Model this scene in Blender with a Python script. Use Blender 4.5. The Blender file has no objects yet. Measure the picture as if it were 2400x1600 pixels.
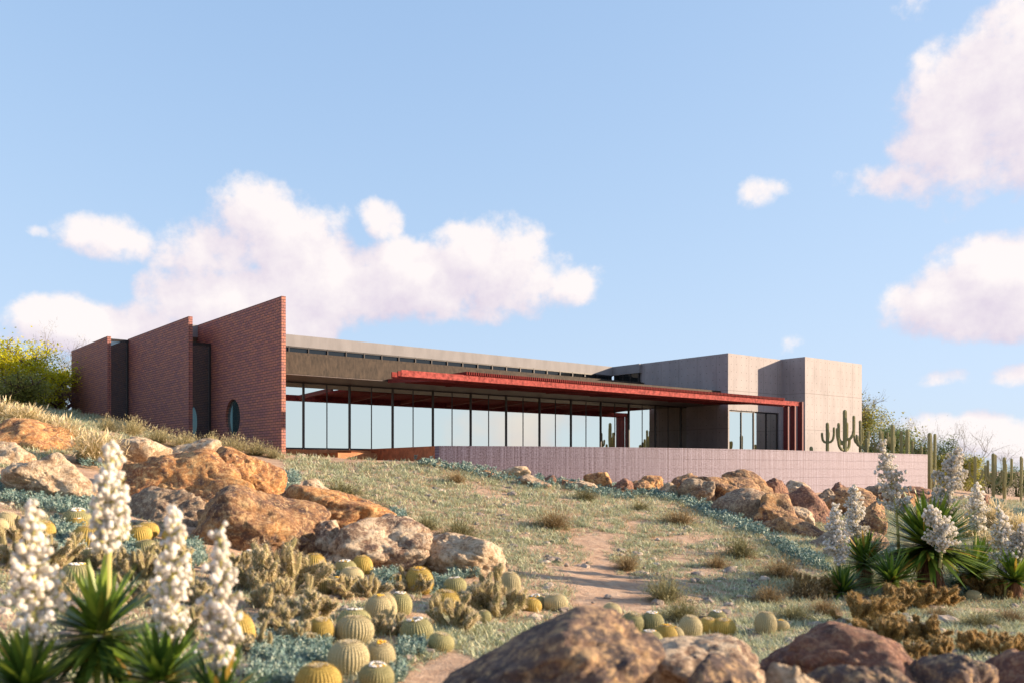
import bpy, bmesh, math, random
import numpy as np
from mathutils import Vector, Matrix

sc = bpy.context.scene
C = sc.collection
rnd = random.Random(7)

# ------------------------------------------------------------------ camera
F = 2121.6          # focal length in photo pixels (2400 px wide)
CX, HY = 1200.0, 1098.0
cam = bpy.data.cameras.new('camera')
cam.sensor_width = 36.0
cam.lens = F / 2400.0 * 36.0
cam.shift_y = (HY - 800.0) / 2400.0
cam.clip_start = 0.1
cam.clip_end = 8000
cam.dof.use_dof = True
cam.dof.focus_distance = 34
cam.dof.aperture_fstop = 1.15
camo = bpy.data.objects.new('camera', cam)
C.objects.link(camo)
camo.location = (0, 0, 0)
camo.rotation_euler = (math.radians(90), 0, 0)
sc.camera = camo

# ------------------------------------------------------------------ exposure
sc.view_settings.view_transform = 'Standard'
sc.view_settings.look = 'None'
sc.view_settings.gamma = 1.0
sc.view_settings.use_curve_mapping = False
sc.view_settings.exposure = 1.4
sc.cycles.max_bounces = 6
sc.cycles.diffuse_bounces = 3
sc.cycles.glossy_bounces = 3
sc.cycles.transmission_bounces = 3
sc.cycles.transparent_max_bounces = 6
sc.cycles.caustics_reflective = False
sc.cycles.caustics_refractive = False

# ------------------------------------------------------------------ sun + sky
SUN = Vector((0.9624, 0.0900, 0.2564)).normalized()
SUN_EL = math.asin(SUN.z)
SUN_AZ = math.atan2(SUN.x, SUN.y)       # from +Y towards +X
sl = bpy.data.lights.new('sun', 'SUN')
sl.energy = 5.0
sl.angle = math.radians(0.6)
sl.color = (1.0, 0.77, 0.55)
so = bpy.data.objects.new('sun', sl)
so.rotation_euler = SUN.to_track_quat('Z', 'Y').to_euler()
so.location = (60, 0, 40)
C.objects.link(so)

world = bpy.data.worlds.new("World")
sc.world = world
world.use_nodes = True
wt = world.node_tree
wt.nodes.clear()

def nd(t, kind, **kw):
    n = t.nodes.new(kind)
    for k, v in kw.items():
        setattr(n, k, v)
    return n

def mth(t, op, a, b=None, c=None, clamp=False):
    n = t.nodes.new('ShaderNodeMath')
    n.operation = op
    n.use_clamp = clamp
    for i, x in enumerate((a, b, c)):
        if x is None:
            continue
        if isinstance(x, (int, float)):
            n.inputs[i].default_value = x
        else:
            t.links.new(x, n.inputs[i])
    return n.outputs[0]

def vmath(t, op, a, b=None, c=None):
    n = t.nodes.new('ShaderNodeVectorMath')
    n.operation = op
    for i, x in enumerate((a, b, c)):
        if x is None:
            continue
        if isinstance(x, (tuple, list)):
            n.inputs[i].default_value = x
        else:
            t.links.new(x, n.inputs[i])
    return n.outputs['Value'] if op in ('DOT_PRODUCT', 'LENGTH') else n.outputs[0]

def azel(px, py):
    px, py = px * 2400 / 2352, py * 2400 / 2352
    return math.atan((px - CX) / F), math.atan((HY - py) / math.hypot(F, px - CX))

# cumulus banks: centre x, centre y, half width, half height (in the 2352 px view of the photo), strength
BLOBS = [
 (580,490,90,80,1.1),(490,585,120,75,1),(680,560,125,95,1.2),(770,650,190,80,1.3),(872,505,56,46,.85),
 (960,650,190,80,1.3),(1120,612,125,95,1.35),(1235,650,125,75,1),(1310,662,62,44,1),(900,700,240,50,.8),
 (1090,722,110,34,.7),(410,580,72,52,.75),(225,545,92,50,1.05),(310,560,70,36,.7),(88,532,34,20,.6),
 (190,755,130,55,1.35),(350,757,120,52,1.3),(520,715,140,80,1.6),(650,752,95,60,1.3),(50,775,70,28,.7),
 (2360,230,200,160,1.35),(2290,270,150,125,1.35),(2170,340,130,75,.9),(2060,410,110,45,.75),(2345,390,120,65,.9),
 (2180,690,105,75,1.35),(2280,640,110,75,1.35),(2370,670,100,90,1.35),(2200,745,130,30,.8),
 (1738,440,74,42,.72),(2105,12,62,50,.6),(1812,788,46,34,.35),(2160,866,66,26,.55),(2335,856,66,30,.55),
 
 (2190,985,150,36,.85),(2330,1010,160,48,.9),
]
def blob_group():
    g = bpy.data.node_groups.new('cumulus_field', 'ShaderNodeTree')
    g.interface.new_socket('Vector', in_out='INPUT', socket_type='NodeSocketVector')
    g.interface.new_socket('Field', in_out='OUTPUT', socket_type='NodeSocketFloat')
    gi = g.nodes.new('NodeGroupInput'); go = g.nodes.new('NodeGroupOutput')
    acc = None
    for (x, y, rx, ry, s) in BLOBS:
        a, e = azel(x, y)
        sx, sy = F / (rx * 1.0204 * 1.12), F / (ry * 1.0204 * 1.12)
        v = vmath(g, 'MULTIPLY_ADD', gi.outputs[0], (sx, sy, 0), (-a * sx, -e * sy, 0))
        q = vmath(g, 'DOT_PRODUCT', v, v)
        f = mth(g, 'SUBTRACT', s, q)
        acc = f if acc is None else mth(g, 'SMOOTH_MAX', acc, f, 0.25)
    g.links.new(acc, go.inputs[0])
    return g

tc = nd(wt, 'ShaderNodeTexCoord')
sep = nd(wt, 'ShaderNodeSeparateXYZ')
wt.links.new(tc.outputs['Generated'], sep.inputs[0])
sx_, sy_, sz_ = sep.outputs
AZ = mth(wt, 'ARCTAN2', sx_, sy_)
EL = mth(wt, 'ARCSINE', sz_)
cmb = nd(wt, 'ShaderNodeCombineXYZ')
wt.links.new(AZ, cmb.inputs[0]); wt.links.new(EL, cmb.inputs[1])
AE = cmb.outputs[0]
def noise_at(t, vec, scale, detail, rough=0.6):
    n = nd(t, 'ShaderNodeTexNoise')
    n.inputs['Scale'].default_value = scale
    n.inputs['Detail'].default_value = detail
    n.inputs['Roughness'].default_value = rough
    t.links.new(vec, n.inputs['Vector'])
    return n.outputs['Fac']
G = blob_group()
def field(vec):
    gn = nd(wt, 'ShaderNodeGroup'); gn.node_tree = G
    wt.links.new(vec, gn.inputs[0])
    n1 = noise_at(wt, vec, 11, 8, 0.58)
    n1b = noise_at(wt, vec, 34, 6, 0.6)
    n2 = mth(wt, 'ADD', mth(wt, 'MULTIPLY', mth(wt, 'SUBTRACT', n1, 0.5), 3.0), mth(wt, 'MULTIPLY', mth(wt, 'SUBTRACT', n1b, 0.5), 1.5))
    front = mth(wt, 'ADD', gn.outputs[0], mth(wt, 'MAXIMUM', n2, mth(wt, 'SUBTRACT', mth(wt, 'MULTIPLY', gn.outputs[0], -0.2), 1.4)))
    # loose cloud elsewhere in the sky (behind and beside the viewer)
    n3 = noise_at(wt, vec, 3.2, 5, 0.55)
    rear = mth(wt, 'MULTIPLY', mth(wt, 'SUBTRACT', n3, 0.52), 7.0)
    side = mth(wt, 'MULTIPLY', mth(wt, 'SUBTRACT', mth(wt, 'ABSOLUTE', AZ), 0.72), 5.0, clamp=True)
    rear = mth(wt, 'SUBTRACT', rear, mth(wt, 'MULTIPLY', mth(wt, 'SUBTRACT', 1.0, side), 9.0))
    return mth(wt, 'MAXIMUM', front, rear)
f0 = field(AE)
f1 = field(vmath(wt, 'ADD', AE, (0.022, 0.030, 0)))
dens = nd(wt, 'ShaderNodeMapRange'); dens.interpolation_type = 'SMOOTHSTEP'
wt.links.new(f0, dens.inputs['Value'])
dens.inputs['From Min'].default_value = -0.02
dens.inputs['From Max'].default_value = 0.8
lit = nd(wt, 'ShaderNodeMapRange')
wt.links.new(mth(wt, 'SUBTRACT', f0, f1), lit.inputs['Value'])
lit.inputs['From Min'].default_value = -1.3
lit.inputs['From Max'].default_value = 0.9
ccol = nd(wt, 'ShaderNodeMix'); ccol.data_type = 'RGBA'
wt.links.new(lit.outputs[0], ccol.inputs['Factor'])
ccol.inputs['A'].default_value = (0.66, 0.57, 0.70, 1)
ccol.inputs['B'].default_value = (0.98, 0.90, 0.88, 1)
sky = nd(wt, 'ShaderNodeTexSky'); sky.sky_type = 'NISHITA'
sky.sun_disc = False
sky.sun_elevation = SUN_EL
sky.sun_rotation = SUN_AZ
sky.altitude = 300
sky.air_density = 1.0
sky.dust_density = 1.0
sky.ozone_density = 2.0
bg1 = nd(wt, 'ShaderNodeBackground'); bg1.inputs[1].default_value = 0.15
bg2 = nd(wt, 'ShaderNodeBackground'); bg2.inputs[1].default_value = 0.41
# soft shoulder, as the picture's own tone response has: keeps the glow round the sun from burning out
sk = vmath(wt, 'SCALE', sky.outputs[0]); sk.node.inputs['Scale'].default_value = 0.15
sk = vmath(wt, 'DIVIDE', vmath(wt, 'MULTIPLY', sk, (0.666, 0.803, 1.0)), vmath(wt, 'ADD', sk, (0.151, 0.165, 0.16)))
sk2 = vmath(wt, 'SCALE', sk); sk2.node.inputs['Scale'].default_value = 0.46 / 0.15
wt.links.new(sk2, bg1.inputs[0])
wt.links.new(ccol.outputs['Result'], bg2.inputs[0])
mx = nd(wt, 'ShaderNodeMixShader')
wt.links.new(mth(wt, 'MULTIPLY', dens.outputs[0], 0.93), mx.inputs[0])
wt.links.new(bg1.outputs[0], mx.inputs[1]); wt.links.new(bg2.outputs[0], mx.inputs[2])
wo = nd(wt, 'ShaderNodeOutputWorld')
wt.links.new(mx.outputs[0], wo.inputs[0])

# ------------------------------------------------------------------ helpers
def new_mat(name):
    m = bpy.data.materials.new(name)
    m.use_nodes = True
    t = m.node_tree
    b = t.nodes['Principled BSDF']
    return m, t, b

def rgb(c):
    return (c[0], c[1], c[2], 1)

def ramp(t, fac, stops, interp='LINEAR'):
    r = nd(t, 'ShaderNodeValToRGB')
    r.color_ramp.interpolation = interp
    e = r.color_ramp.elements
    while len(e) < len(stops):
        e.new(0.5)
    for i, (p, c) in enumerate(stops):
        e[i].position = p
        e[i].color = rgb(c)
    t.links.new(fac, r.inputs[0])
    return r.outputs[0]

def mixc(t, fac, a, b, mode='MIX'):
    n = nd(t, 'ShaderNodeMix'); n.data_type = 'RGBA'; n.blend_type = mode
    for sock, x in (('Factor', fac), ('A', a), ('B', b)):
        if isinstance(x, (int, float)):
            n.inputs[sock].default_value = x
        elif isinstance(x, tuple):
            n.inputs[sock].default_value = rgb(x)
        else:
            t.links.new(x, n.inputs[sock])
    return n.outputs['Result']

def coords(t, which='Object', scale=None):
    n = nd(t, 'ShaderNodeTexCoord')
    o = n.outputs[which]
    if scale is not None:
        o = vmath(t, 'MULTIPLY', o, scale)
    return o

def bump(t, b, h, strength=0.3, dist=0.02):
    n = nd(t, 'ShaderNodeBump')
    n.inputs['Strength'].default_value = strength
    n.inputs['Distance'].default_value = dist
    t.links.new(h, n.inputs['Height'])
    t.links.new(n.outputs[0], b.inputs['Normal'])
    return n

def uvmap_from_world(me, loc=(0, 0, 0)):
    uv = me.uv_layers.new(name='metres')
    vs = me.vertices
    for p in me.polygons:
        n = p.normal
        if abs(n.z) > 0.7:
            for li in p.loop_indices:
                co = vs[me.loops[li].vertex_index].co
                uv.data[li].uv = (co.x + loc[0], co.y + loc[1])
        else:
            tx, ty = -n.y, n.x
            l = math.hypot(tx, ty) or 1
            tx, ty = tx / l, ty / l
            for li in p.loop_indices:
                co = vs[me.loops[li].vertex_index].co
                uv.data[li].uv = ((co.x + loc[0]) * tx + (co.y + loc[1]) * ty, co.z + loc[2])

def empty(name, loc, label=None, cat=None, group=None):
    o = bpy.data.objects.new(name, None)
    o.empty_display_size = 0.3
    C.objects.link(o)
    o.location = loc
    tag(o, label, cat, group)
    return o

def tag(o, label=None, cat=None, group=None, kind=None):
    if label: o['label'] = label
    if cat: o['category'] = cat
    if group: o['group'] = group
    if kind: o['kind'] = kind
    return o

def mesh_obj(name, verts, faces, mat, parent=None, smooth=False, loc=None, uv=False, edges=()):
    """verts in world space; stored relative to parent / loc"""
    base = Vector((0, 0, 0))
    if parent is not None:
        base = parent_world(parent)
    me = bpy.data.meshes.new(name)
    origin = Vector(loc) if loc is not None else base
    vv = np.asarray(verts, dtype=float).reshape(-1, 3) - np.array(origin)
    me.from_pydata(vv.tolist(), list(edges), faces if isinstance(faces, list) else faces.tolist())
    me.update()
    if smooth:
        me.polygons.foreach_set('use_smooth', [True] * len(me.polygons))
    if uv:
        uvmap_from_world(me, origin)
    if mat is not None:
        me.materials.append(mat)
    o = bpy.data.objects.new(name, me)
    C.objects.link(o)
    if parent is not None:
        o.parent = parent
        o.location = origin - base
    elif loc is not None:
        o.location = origin
    return o

def parent_world(o):
    p = Vector(o.location)
    while o.parent is not None:
        o = o.parent
        p += Vector(o.location)
    return p

def recalc(o):
    bm = bmesh.new(); bm.from_mesh(o.data)
    bmesh.ops.recalc_face_normals(bm, faces=bm.faces)
    bm.to_mesh(o.data); bm.free()

class MB:
    """collects shapes in world space"""
    def __init__(s):
        s.v, s.f = [], []
    def add(s, verts, faces):
        n = len(s.v)
        s.v.extend([tuple(p) for p in verts])
        s.f.extend([tuple(i + n for i in f) for f in faces])
    def hexa(s, p):
        s.add(p, [(0,3,2,1),(4,5,6,7),(0,1,5,4),(1,2,6,5),(2,3,7,6),(3,0,4,7)])
    def box(s, u0, u1, v0, v1, z0, z1):      # in the house frame
        s.hexa([W(u0,v0,z0),W(u1,v0,z0),W(u1,v1,z0),W(u0,v1,z0),W(u0,v0,z1),W(u1,v0,z1),W(u1,v1,z1),W(u0,v1,z1)])
    def build(s, name, mat, parent=None, smooth=False, uv=True, bevel=0):
        o = mesh_obj(name, s.v, s.f, mat, parent, smooth, uv=False)
        if bevel:
            bm = bmesh.new(); bm.from_mesh(o.data)
            bmesh.ops.remove_doubles(bm, verts=bm.verts, dist=1e-5)
            bmesh.ops.recalc_face_normals(bm, faces=bm.faces)
            bmesh.ops.bevel(bm, geom=[e for e in bm.edges if len(e.link_faces) == 2 and e.calc_face_angle(0) > 0.4], offset=bevel, segments=1, affect='EDGES')
            bm.to_mesh(o.data); bm.free()
        o.data.update()
        if uv:
            uvmap_from_world(o.data, parent_world(o))
        return o

# house frame: U runs along the glass front (away to the right), V runs back into the hill
UX, UY, VX, VY = 0.7795, 0.6264, -0.6264, 0.7795
OX, OY = (710.9 - CX) / F * 40, 40.0
def W(u, v, z):
    return (OX + u * UX + v * VX, OY + u * UY + v * VY, z)
def px2u(px, v):
    xp = (px - CX) / F
    bx, by = OX + v * VX, OY + v * VY
    return (xp * by - bx) / (UX - xp * UY)
def px2v(px, u):
    xp = (px - CX) / F
    bx, by = OX + u * UX, OY + u * UY
    return (xp * by - bx) / (VX - xp * VY)
def at(px, py, Y):
    return ((px - CX) / F * Y, Y, (HY - py) / F * Y)

# ------------------------------------------------------------------ terrain
ZW = 0.905     # top of the curved wall = floor level
WALL_PX = [(1026, 1043.7), (1150, 1044.2), (1270, 1045.0), (1400, 1046.1), (1550, 1048.2), (1708, 1051), (1880, 1055), (2082, 1060.9), (2172, 1064.0)]
WALL_PTS = []
_u = []
for (x, y) in WALL_PX:
    Yd = ZW * F / (HY - y)
    WALL_PTS.append(((x - CX) / F * Yd, Yd))
# smooth plan curve through the measured points (cubic in the house frame)
_p = np.array(WALL_PTS) - np.array([OX, OY])
_wu = _p @ np.array([UX, UY]); _wv = _p @ np.array([VX, VY])
WCO = np.polyfit(_wu, _wv, 3)
WU0, WU1 = _wu[0], _wu[-1]
def wall_v(u):
    return float(np.polyval(WCO, u))

CTRL = [  # (px, py, depth) seen ground points
 (0,1600,7),(400,1600,7.4),(820,1600,8.4),(1300,1600,8.8),(1800,1600,9.2),(2400,1600,9.6),
 (0,1400,11),(400,1400,12),(950,1470,11.5),(1500,1490,12.6),(1800,1480,13),(2100,1440,15),(2400,1440,15.5),
 (0,1210,16),(300,1250,15.5),(720,1355,15),(1180,1355,16.5),(1400,1350,18),(1700,1350,19),(1950,1385,18),(2180,1395,18),(2400,1335,21),
 (0,1120,20),(500,1185,20),(900,1215,21.5),(1300,1240,23),(1600,1245,24.5),(1900,1285,23.5),(2150,1265,28),(2400,1255,30),
 (0,1005,27),(250,1022,30),(500,1068,31),(650,1076,33),(900,1096,32),(1150,1128,31),(1400,1160,31.5),(1600,1178,32.5),(1900,1195,38),(2200,1180,47),(2400,1188,51),
 (662,1062,35.8),(494,1047,41.2),(447,1033,40.6),(386,1020,44.5),(300,988,47.8),(252,983,47.6),(170,964,52.8),(60,945,50),(-150,940,50),
 (720,1073,38.6),(860,1078,37.6),(1026,1084,34.6),(1296,1127,35.2),(1433,1134,36.6),(1700,1147,41),(2173,1154,56.3),(2330,1166,60),(2400,1176,60),(2260,1150,62),
]
_cp = [at(*c) for c in CTRL]
for (u, v, z) in [(8,2,.1),(20,2,.0),(8,12,.5),(25,12,.0),(40,5,-.8),(2,8,.8),(10,-6,-.2),(25,-6,-.5),(34,-6,-.8)]:
    _cp.append(W(u, v, z))
_cp += [(-40,75,4.6),(-60,50,5.2),(-15,80,3.2),(15,90,-.5),(50,95,-3.2),(80,80,-5),(60,55,-3.4),(50,30,-3.4),(30,14,-2.9),(-30,20,2.2),(-45,32,4.2),
        (-15,8,-1.0),(-20,14,.4),(0,4,-1.9),(15,5,-2.5),(-8,3,-1.6),(0,-6,-2.2),(20,-8,-3.0),(-20,-8,-1.6),(0,-30,-4.0),(50,-30,-5.5),(-50,-30,-2.0),(90,0,-6),(-80,10,5.0),(-80,90,6),(0,120,0),(90,120,-6)]
_cp = np.array(_cp)
def _tps_fit(P, lam=0.02):
    n = len(P)
    xy = P[:, :2] / 50.0
    d2 = ((xy[:, None] - xy[None]) ** 2).sum(-1)
    K = 0.5 * d2 * np.log(d2 + 1e-12)
    A = np.zeros((n + 3, n + 3))
    A[:n, :n] = K + lam * 1e-2 * np.eye(n)
    A[:n, n] = 1; A[:n, n + 1:] = xy
    A[n, :n] = 1; A[n + 1:, :n] = xy.T
    b = np.zeros(n + 3); b[:n] = P[:, 2]
    return np.linalg.solve(A, b), xy
_TW, _TXY = _tps_fit(_cp)
def gz_arr(X, Y):
    X = np.asarray(X, float); Y = np.asarray(Y, float)
    sh = X.shape
    q = np.stack([X.ravel(), Y.ravel()], 1)
    r = np.hypot(q[:, 0], q[:, 1] - 30)
    k = np.minimum(1, 88.0 / np.maximum(r, 1e-6))
    qc = np.stack([q[:, 0] * k, (q[:, 1] - 30) * k + 30], 1) / 50.0
    out = np.empty(len(q))
    for s in range(0, len(q), 20000):
        e = qc[s:s + 20000]
        d2 = ((e[:, None] - _TXY[None]) ** 2).sum(-1)
        out[s:s + 20000] = (0.5 * d2 * np.log(d2 + 1e-12)) @ _TW[:-3] + _TW[-3] + e @ _TW[-2:]
    w = np.clip((r - 88) / 300, 0, 1)
    out = out * (1 - w) + (-9.0) * w
    return out.reshape(sh)
def gz(x, y):
    return float(gz_arr(np.array([x]), np.array([y]))[0])
def hit(px, py, ymin=4.0, ymax=90):
    ys = np.concatenate([np.linspace(ymin, 40, 900), np.linspace(40.05, ymax, 600)])
    X = (px - CX) / F * ys
    Z = (HY - py) / F * ys
    g = gz_arr(X, ys)
    idx = np.where(Z <= g)[0]
    i = idx[0] if len(idx) else len(ys) - 1
    return (float(X[i]), float(ys[i]), float(g[i]))

# ------------------------------------------------------------------ ground
def build_ground():
    m, t, b = new_mat('hillside_earth')
    P = coords(t, 'Object')
    n1 = noise_at(t, P, 0.35, 4, 0.6)
    n2 = noise_at(t, P, 3.0, 6, 0.65)
    n3 = noise_at(t, P, 26.0, 4, 0.7)
    c = ramp(t, n2, [(0.3, (0.36, 0.205, 0.125)), (0.5, (0.58, 0.385, 0.25)), (0.72, (0.72, 0.53, 0.375))])
    c = mixc(t, mth(t, 'MULTIPLY', n1, 0.5), c, (0.36, 0.25, 0.15))
    v = nd(t, 'ShaderNodeTexVoronoi'); v.inputs['Scale'].default_value = 14
    t.links.new(P, v.inputs['Vector'])
    peb = mth(t, 'LESS_THAN', v.outputs['Distance'], 0.22)
    c = mixc(t, mth(t, 'MULTIPLY', peb, 0.5), c, (0.46, 0.40, 0.34))
    c = mixc(t, mth(t, 'MULTIPLY', n3, 0.45), c, (0.16, 0.09, 0.06))
    t.links.new(c, b.inputs['Base Color'])
    b.inputs['Roughness'].default_value = 0.95
    h = mth(t, 'ADD', mth(t, 'MULTIPLY', n2, 1.4), mth(t, 'ADD', mth(t, 'MULTIPLY', n3, 0.6), mth(t, 'MULTIPLY', peb, 0.5)))
    bump(t, b, h, 0.9, 0.06)
    nr, na = 210, 420
    rs = np.concatenate([[0.0], np.geomspace(1.0, 3500, nr)])
    th = np.linspace(-math.pi, math.pi, na, endpoint=False)
    X = (rs[:, None] * np.sin(th)[None]); Y = (rs[:, None] * np.cos(th)[None])
    Z = gz_arr(X, Y)
    rng = np.random.default_rng(3)
    near = np.clip(1 - rs / 120, 0, 1)[:, None]
    Z = Z + near * 0.035 * (np.sin(X * 2.3 + 1.7 * np.sin(Y * 1.1)) * np.sin(Y * 1.9 + np.sin(X * 1.3)) + 0.5 * np.sin(X * 5.1 + Y * 3.7))
    V = np.stack([X, Y, Z], -1).reshape(-1, 3)
    faces = []
    for i in range(nr):
        for j in range(na):
            k = (j + 1) % na
            faces.append((i * na + j, i * na + k, (i + 1) * na + k, (i + 1) * na + j))
    o = mesh_obj('ground', V, faces, m, smooth=True)
    # drop faces covered by the house so the hill never pokes through its floor
    tag(o, 'dry sandy desert hillside sloping down from the house', None, None, 'structure')
    return o
build_ground()

# ------------------------------------------------------------------ building materials
def mat_brick():
    m, t, b = new_mat('brick')
    uv = coords(t, 'UV')
    br = nd(t, 'ShaderNodeTexBrick')
    br.offset = 0.5
    t.links.new(uv, br.inputs['Vector'])
    br.inputs['Scale'].default_value = 1
    br.inputs['Brick Width'].default_value = 0.36
    br.inputs['Row Height'].default_value = 0.112
    br.inputs['Mortar Size'].default_value = 0.011
    br.inputs['Mortar Smooth'].default_value = 0.1
    br.inputs['Bias'].default_value = -0.1
    br.inputs['Color1'].default_value = rgb((0.43, 0.155, 0.085))
    br.inputs['Color2'].default_value = rgb((0.21, 0.078, 0.088))
    br.inputs['Mortar'].default_value = rgb((0.055, 0.028, 0.026))
    n = noise_at(t, uv, 1.6, 3)
    n2 = noise_at(t, uv, 40, 3)
    c = mixc(t, mth(t, 'MULTIPLY', n, 0.35), br.outputs['Color'], (0.39, 0.165, 0.145))
    c = mixc(t, mth(t, 'MULTIPLY', n2, 0.5), c, (0.26, 0.12, 0.10))
    c = mixc(t, br.outputs['Fac'], c, (0.05, 0.026, 0.024))
    t.links.new(c, b.inputs['Base Color'])
    b.inputs['Roughness'].default_value = 0.75
    h = mth(t, 'ADD', mth(t, 'MULTIPLY', br.outputs['Fac'], -1.0), mth(t, 'MULTIPLY', n2, 0.25))
    bump(t, b, h, 0.8, 0.012)
    return m

def mat_concrete(name, base, pw=1.46, ph=2.25, z0=2.42, u0=0.0, holes=True):
    m, t, b = new_mat(name)
    uv = coords(t, 'UV')
    s = nd(t, 'ShaderNodeSeparateXYZ'); t.links.new(uv, s.inputs[0])
    x, y = mth(t, 'SUBTRACT', s.outputs[0], u0), mth(t, 'SUBTRACT', s.outputs[1], z0)
    n1 = noise_at(t, vmath(t, 'MULTIPLY', uv, (1.0, 0.35, 1)), 1.3, 5, 0.6)
    n2 = noise_at(t, uv, 30, 5, 0.7)
    n3 = noise_at(t, vmath(t, 'MULTIPLY', uv, (6.0, 0.25, 1)), 1.0, 3, 0.6)
    dark = tuple(k * 0.62 for k in base); light = tuple(min(0.9, k * 1.22) for k in base)
    c = ramp(t, n1, [(0.3, tuple(k * 0.84 for k in base)), (0.7, light)])
    c = mixc(t, mth(t, 'MULTIPLY', n3, 0.22), c, dark)
    c = mixc(t, mth(t, 'MULTIPLY', mth(t, 'SUBTRACT', n2, 0.35, clamp=True), 0.9), c, dark)
    lines = None
    hgt = mth(t, 'MULTIPLY', n2, 0.3)
    if holes:
        fx = mth(t, 'ABSOLUTE', mth(t, 'SUBTRACT', mth(t, 'FRACT', mth(t, 'DIVIDE', x, pw)), 0.5))
        lx = mth(t, 'GREATER_THAN', fx, 0.5 - 0.010 / pw)
        fy = mth(t, 'ABSOLUTE', mth(t, 'SUBTRACT', mth(t, 'FRACT', mth(t, 'DIVIDE', y, ph)), 0.5))
        ly = mth(t, 'GREATER_THAN', fy, 0.5 - 0.013 / ph)
        lines = mth(t, 'MAXIMUM', lx, ly)
        # tie holes: three columns per panel, five rows per lift
        hx = mth(t, 'MULTIPLY', mth(t, 'SUBTRACT', mth(t, 'FRACT', mth(t, 'ADD', mth(t, 'DIVIDE', x, pw / 3), 0.0)), 0.5), pw / 3)
        hy = mth(t, 'MULTIPLY', mth(t, 'SUBTRACT', mth(t, 'FRACT', mth(t, 'DIVIDE', y, ph / 5)), 0.5), ph / 5)
        r = mth(t, 'SQRT', mth(t, 'ADD', mth(t, 'POWER', hx, 2.0), mth(t, 'POWER', hy, 2.0)))
        hole = mth(t, 'LESS_THAN', r, 0.026)
        c = mixc(t, mth(t, 'MULTIPLY', lines, 0.7), c, (0.10, 0.085, 0.08))
        c = mixc(t, mth(t, 'MULTIPLY', hole, 0.8), c, (0.05, 0.042, 0.04))
        hgt = mth(t, 'SUBTRACT', hgt, mth(t, 'MAXIMUM', lines, hole))
    t.links.new(c, b.inputs['Base Color'])
    b.inputs['Roughness'].default_value = 0.8
    bump(t, b, hgt, 0.5, 0.012)
    return m

def mat_plain(name, base, rough=0.6, metal=0.0, var=0.25, scale=6, bmp=0.2, bdist=0.01, stretch=(1, 1, 1), spec=0.5):
    m, t, b = new_mat(name)
    P = vmath(t, 'MULTIPLY', coords(t, 'Object'), stretch)
    n = noise_at(t, P, scale, 5, 0.65)
    c = ramp(t, n, [(0.3, tuple(k * (1 - var) for k in base)), (0.7, tuple(min(1, k * (1 + var)) for k in base))])
    t.links.new(c, b.inputs['Base Color'])
    b.inputs['Roughness'].default_value = rough
    b.inputs['Metallic'].default_value = metal
    b.inputs['Specular IOR Level'].default_value = spec
    if bmp:
        bump(t, b, n, bmp, bdist)
    return m

def mat_glass(name, tint, rough=0.0, refl=0.9):
    """coated solar glass: a mirror-like coat over dark tinted glass"""
    m, t, b = new_mat(name)
    b.inputs['Base Color'].default_value = rgb(tint)
    b.inputs['Metallic'].default_value = refl
    b.inputs['Roughness'].default_value = rough
    n = noise_at(t, coords(t, 'Object'), 0.7, 2)
    bump(t, b, n, 0.02, 0.02)
    return m

M_BRICK = mat_brick()
M_CONC = mat_concrete('board_marked_concrete', (0.31, 0.285, 0.285), u0=0.35)
M_BAND = mat_concrete('roof_render', (0.23, 0.222, 0.226), holes=False)
M_BROWN = mat_plain('brown_render', (0.043, 0.030, 0.020), 0.85, 0, 0.6, 8, 0.5, 0.02, (1, 1, 0.35))
M_SOFFIT = mat_plain('soffit_boards', (0.075, 0.054, 0.048), 0.6, 0, 0.2, 3, 0.1)
M_CORTEN = mat_plain('weathered_steel', (0.46, 0.19, 0.075), 0.7, 0.1, 0.35, 2.6, 0.3, 0.01)
M_FRAME = mat_plain('dark_bronze_frame', (0.028, 0.026, 0.027), 0.4, 0.4, 0.2, 5, 0)
M_GLASS = mat_glass('reflective_glass', (0.80, 0.80, 0.70), 0.0, 1.0)
M_DGLASS = mat_glass('dark_glass', (0.20, 0.23, 0.24), 0.02, 0.9)
M_CGLASS = mat_glass('clerestory_glass', (0.045, 0.05, 0.052), 0.03, 0.8)
M_TEAL = mat_glass('teal_glass', (0.30, 0.50, 0.50), 0.02, 0.9)
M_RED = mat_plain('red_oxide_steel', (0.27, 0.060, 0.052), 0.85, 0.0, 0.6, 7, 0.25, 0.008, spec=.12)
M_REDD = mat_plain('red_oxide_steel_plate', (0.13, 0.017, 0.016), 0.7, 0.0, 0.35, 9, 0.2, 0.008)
M_BEAM = mat_plain('red_steel_painted_shade', (0.20, 0.036, 0.031), 0.85, 0.0, 0.4, 7, .2, spec=.12)  # same red steel, darkened in colour for the shade on the inner beams
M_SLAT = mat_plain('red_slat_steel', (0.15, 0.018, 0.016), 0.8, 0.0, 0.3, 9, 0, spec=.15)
M_DARK = mat_plain('dark_interior', (0.03, 0.028, 0.027), 0.9, 0, 0.1, 3, 0)

# ------------------------------------------------------------------ the house
VM = -3.148
UM = px2u(1609.8, 0)
VR, VS, VF = 6.2, 3.79, -2.61
UB = px2u(1832.9, VM)
VA = px2v(1886.9, UB)
UE = px2u(2019.8, VA)
ZT = 6.86
ZBASE = -1.5
U3 = px2u(659.9, VM)
house = empty('house', W(0, 0, 0.9), 'long modern house with brick fin walls, glass front and concrete blocks', 'house')

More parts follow.
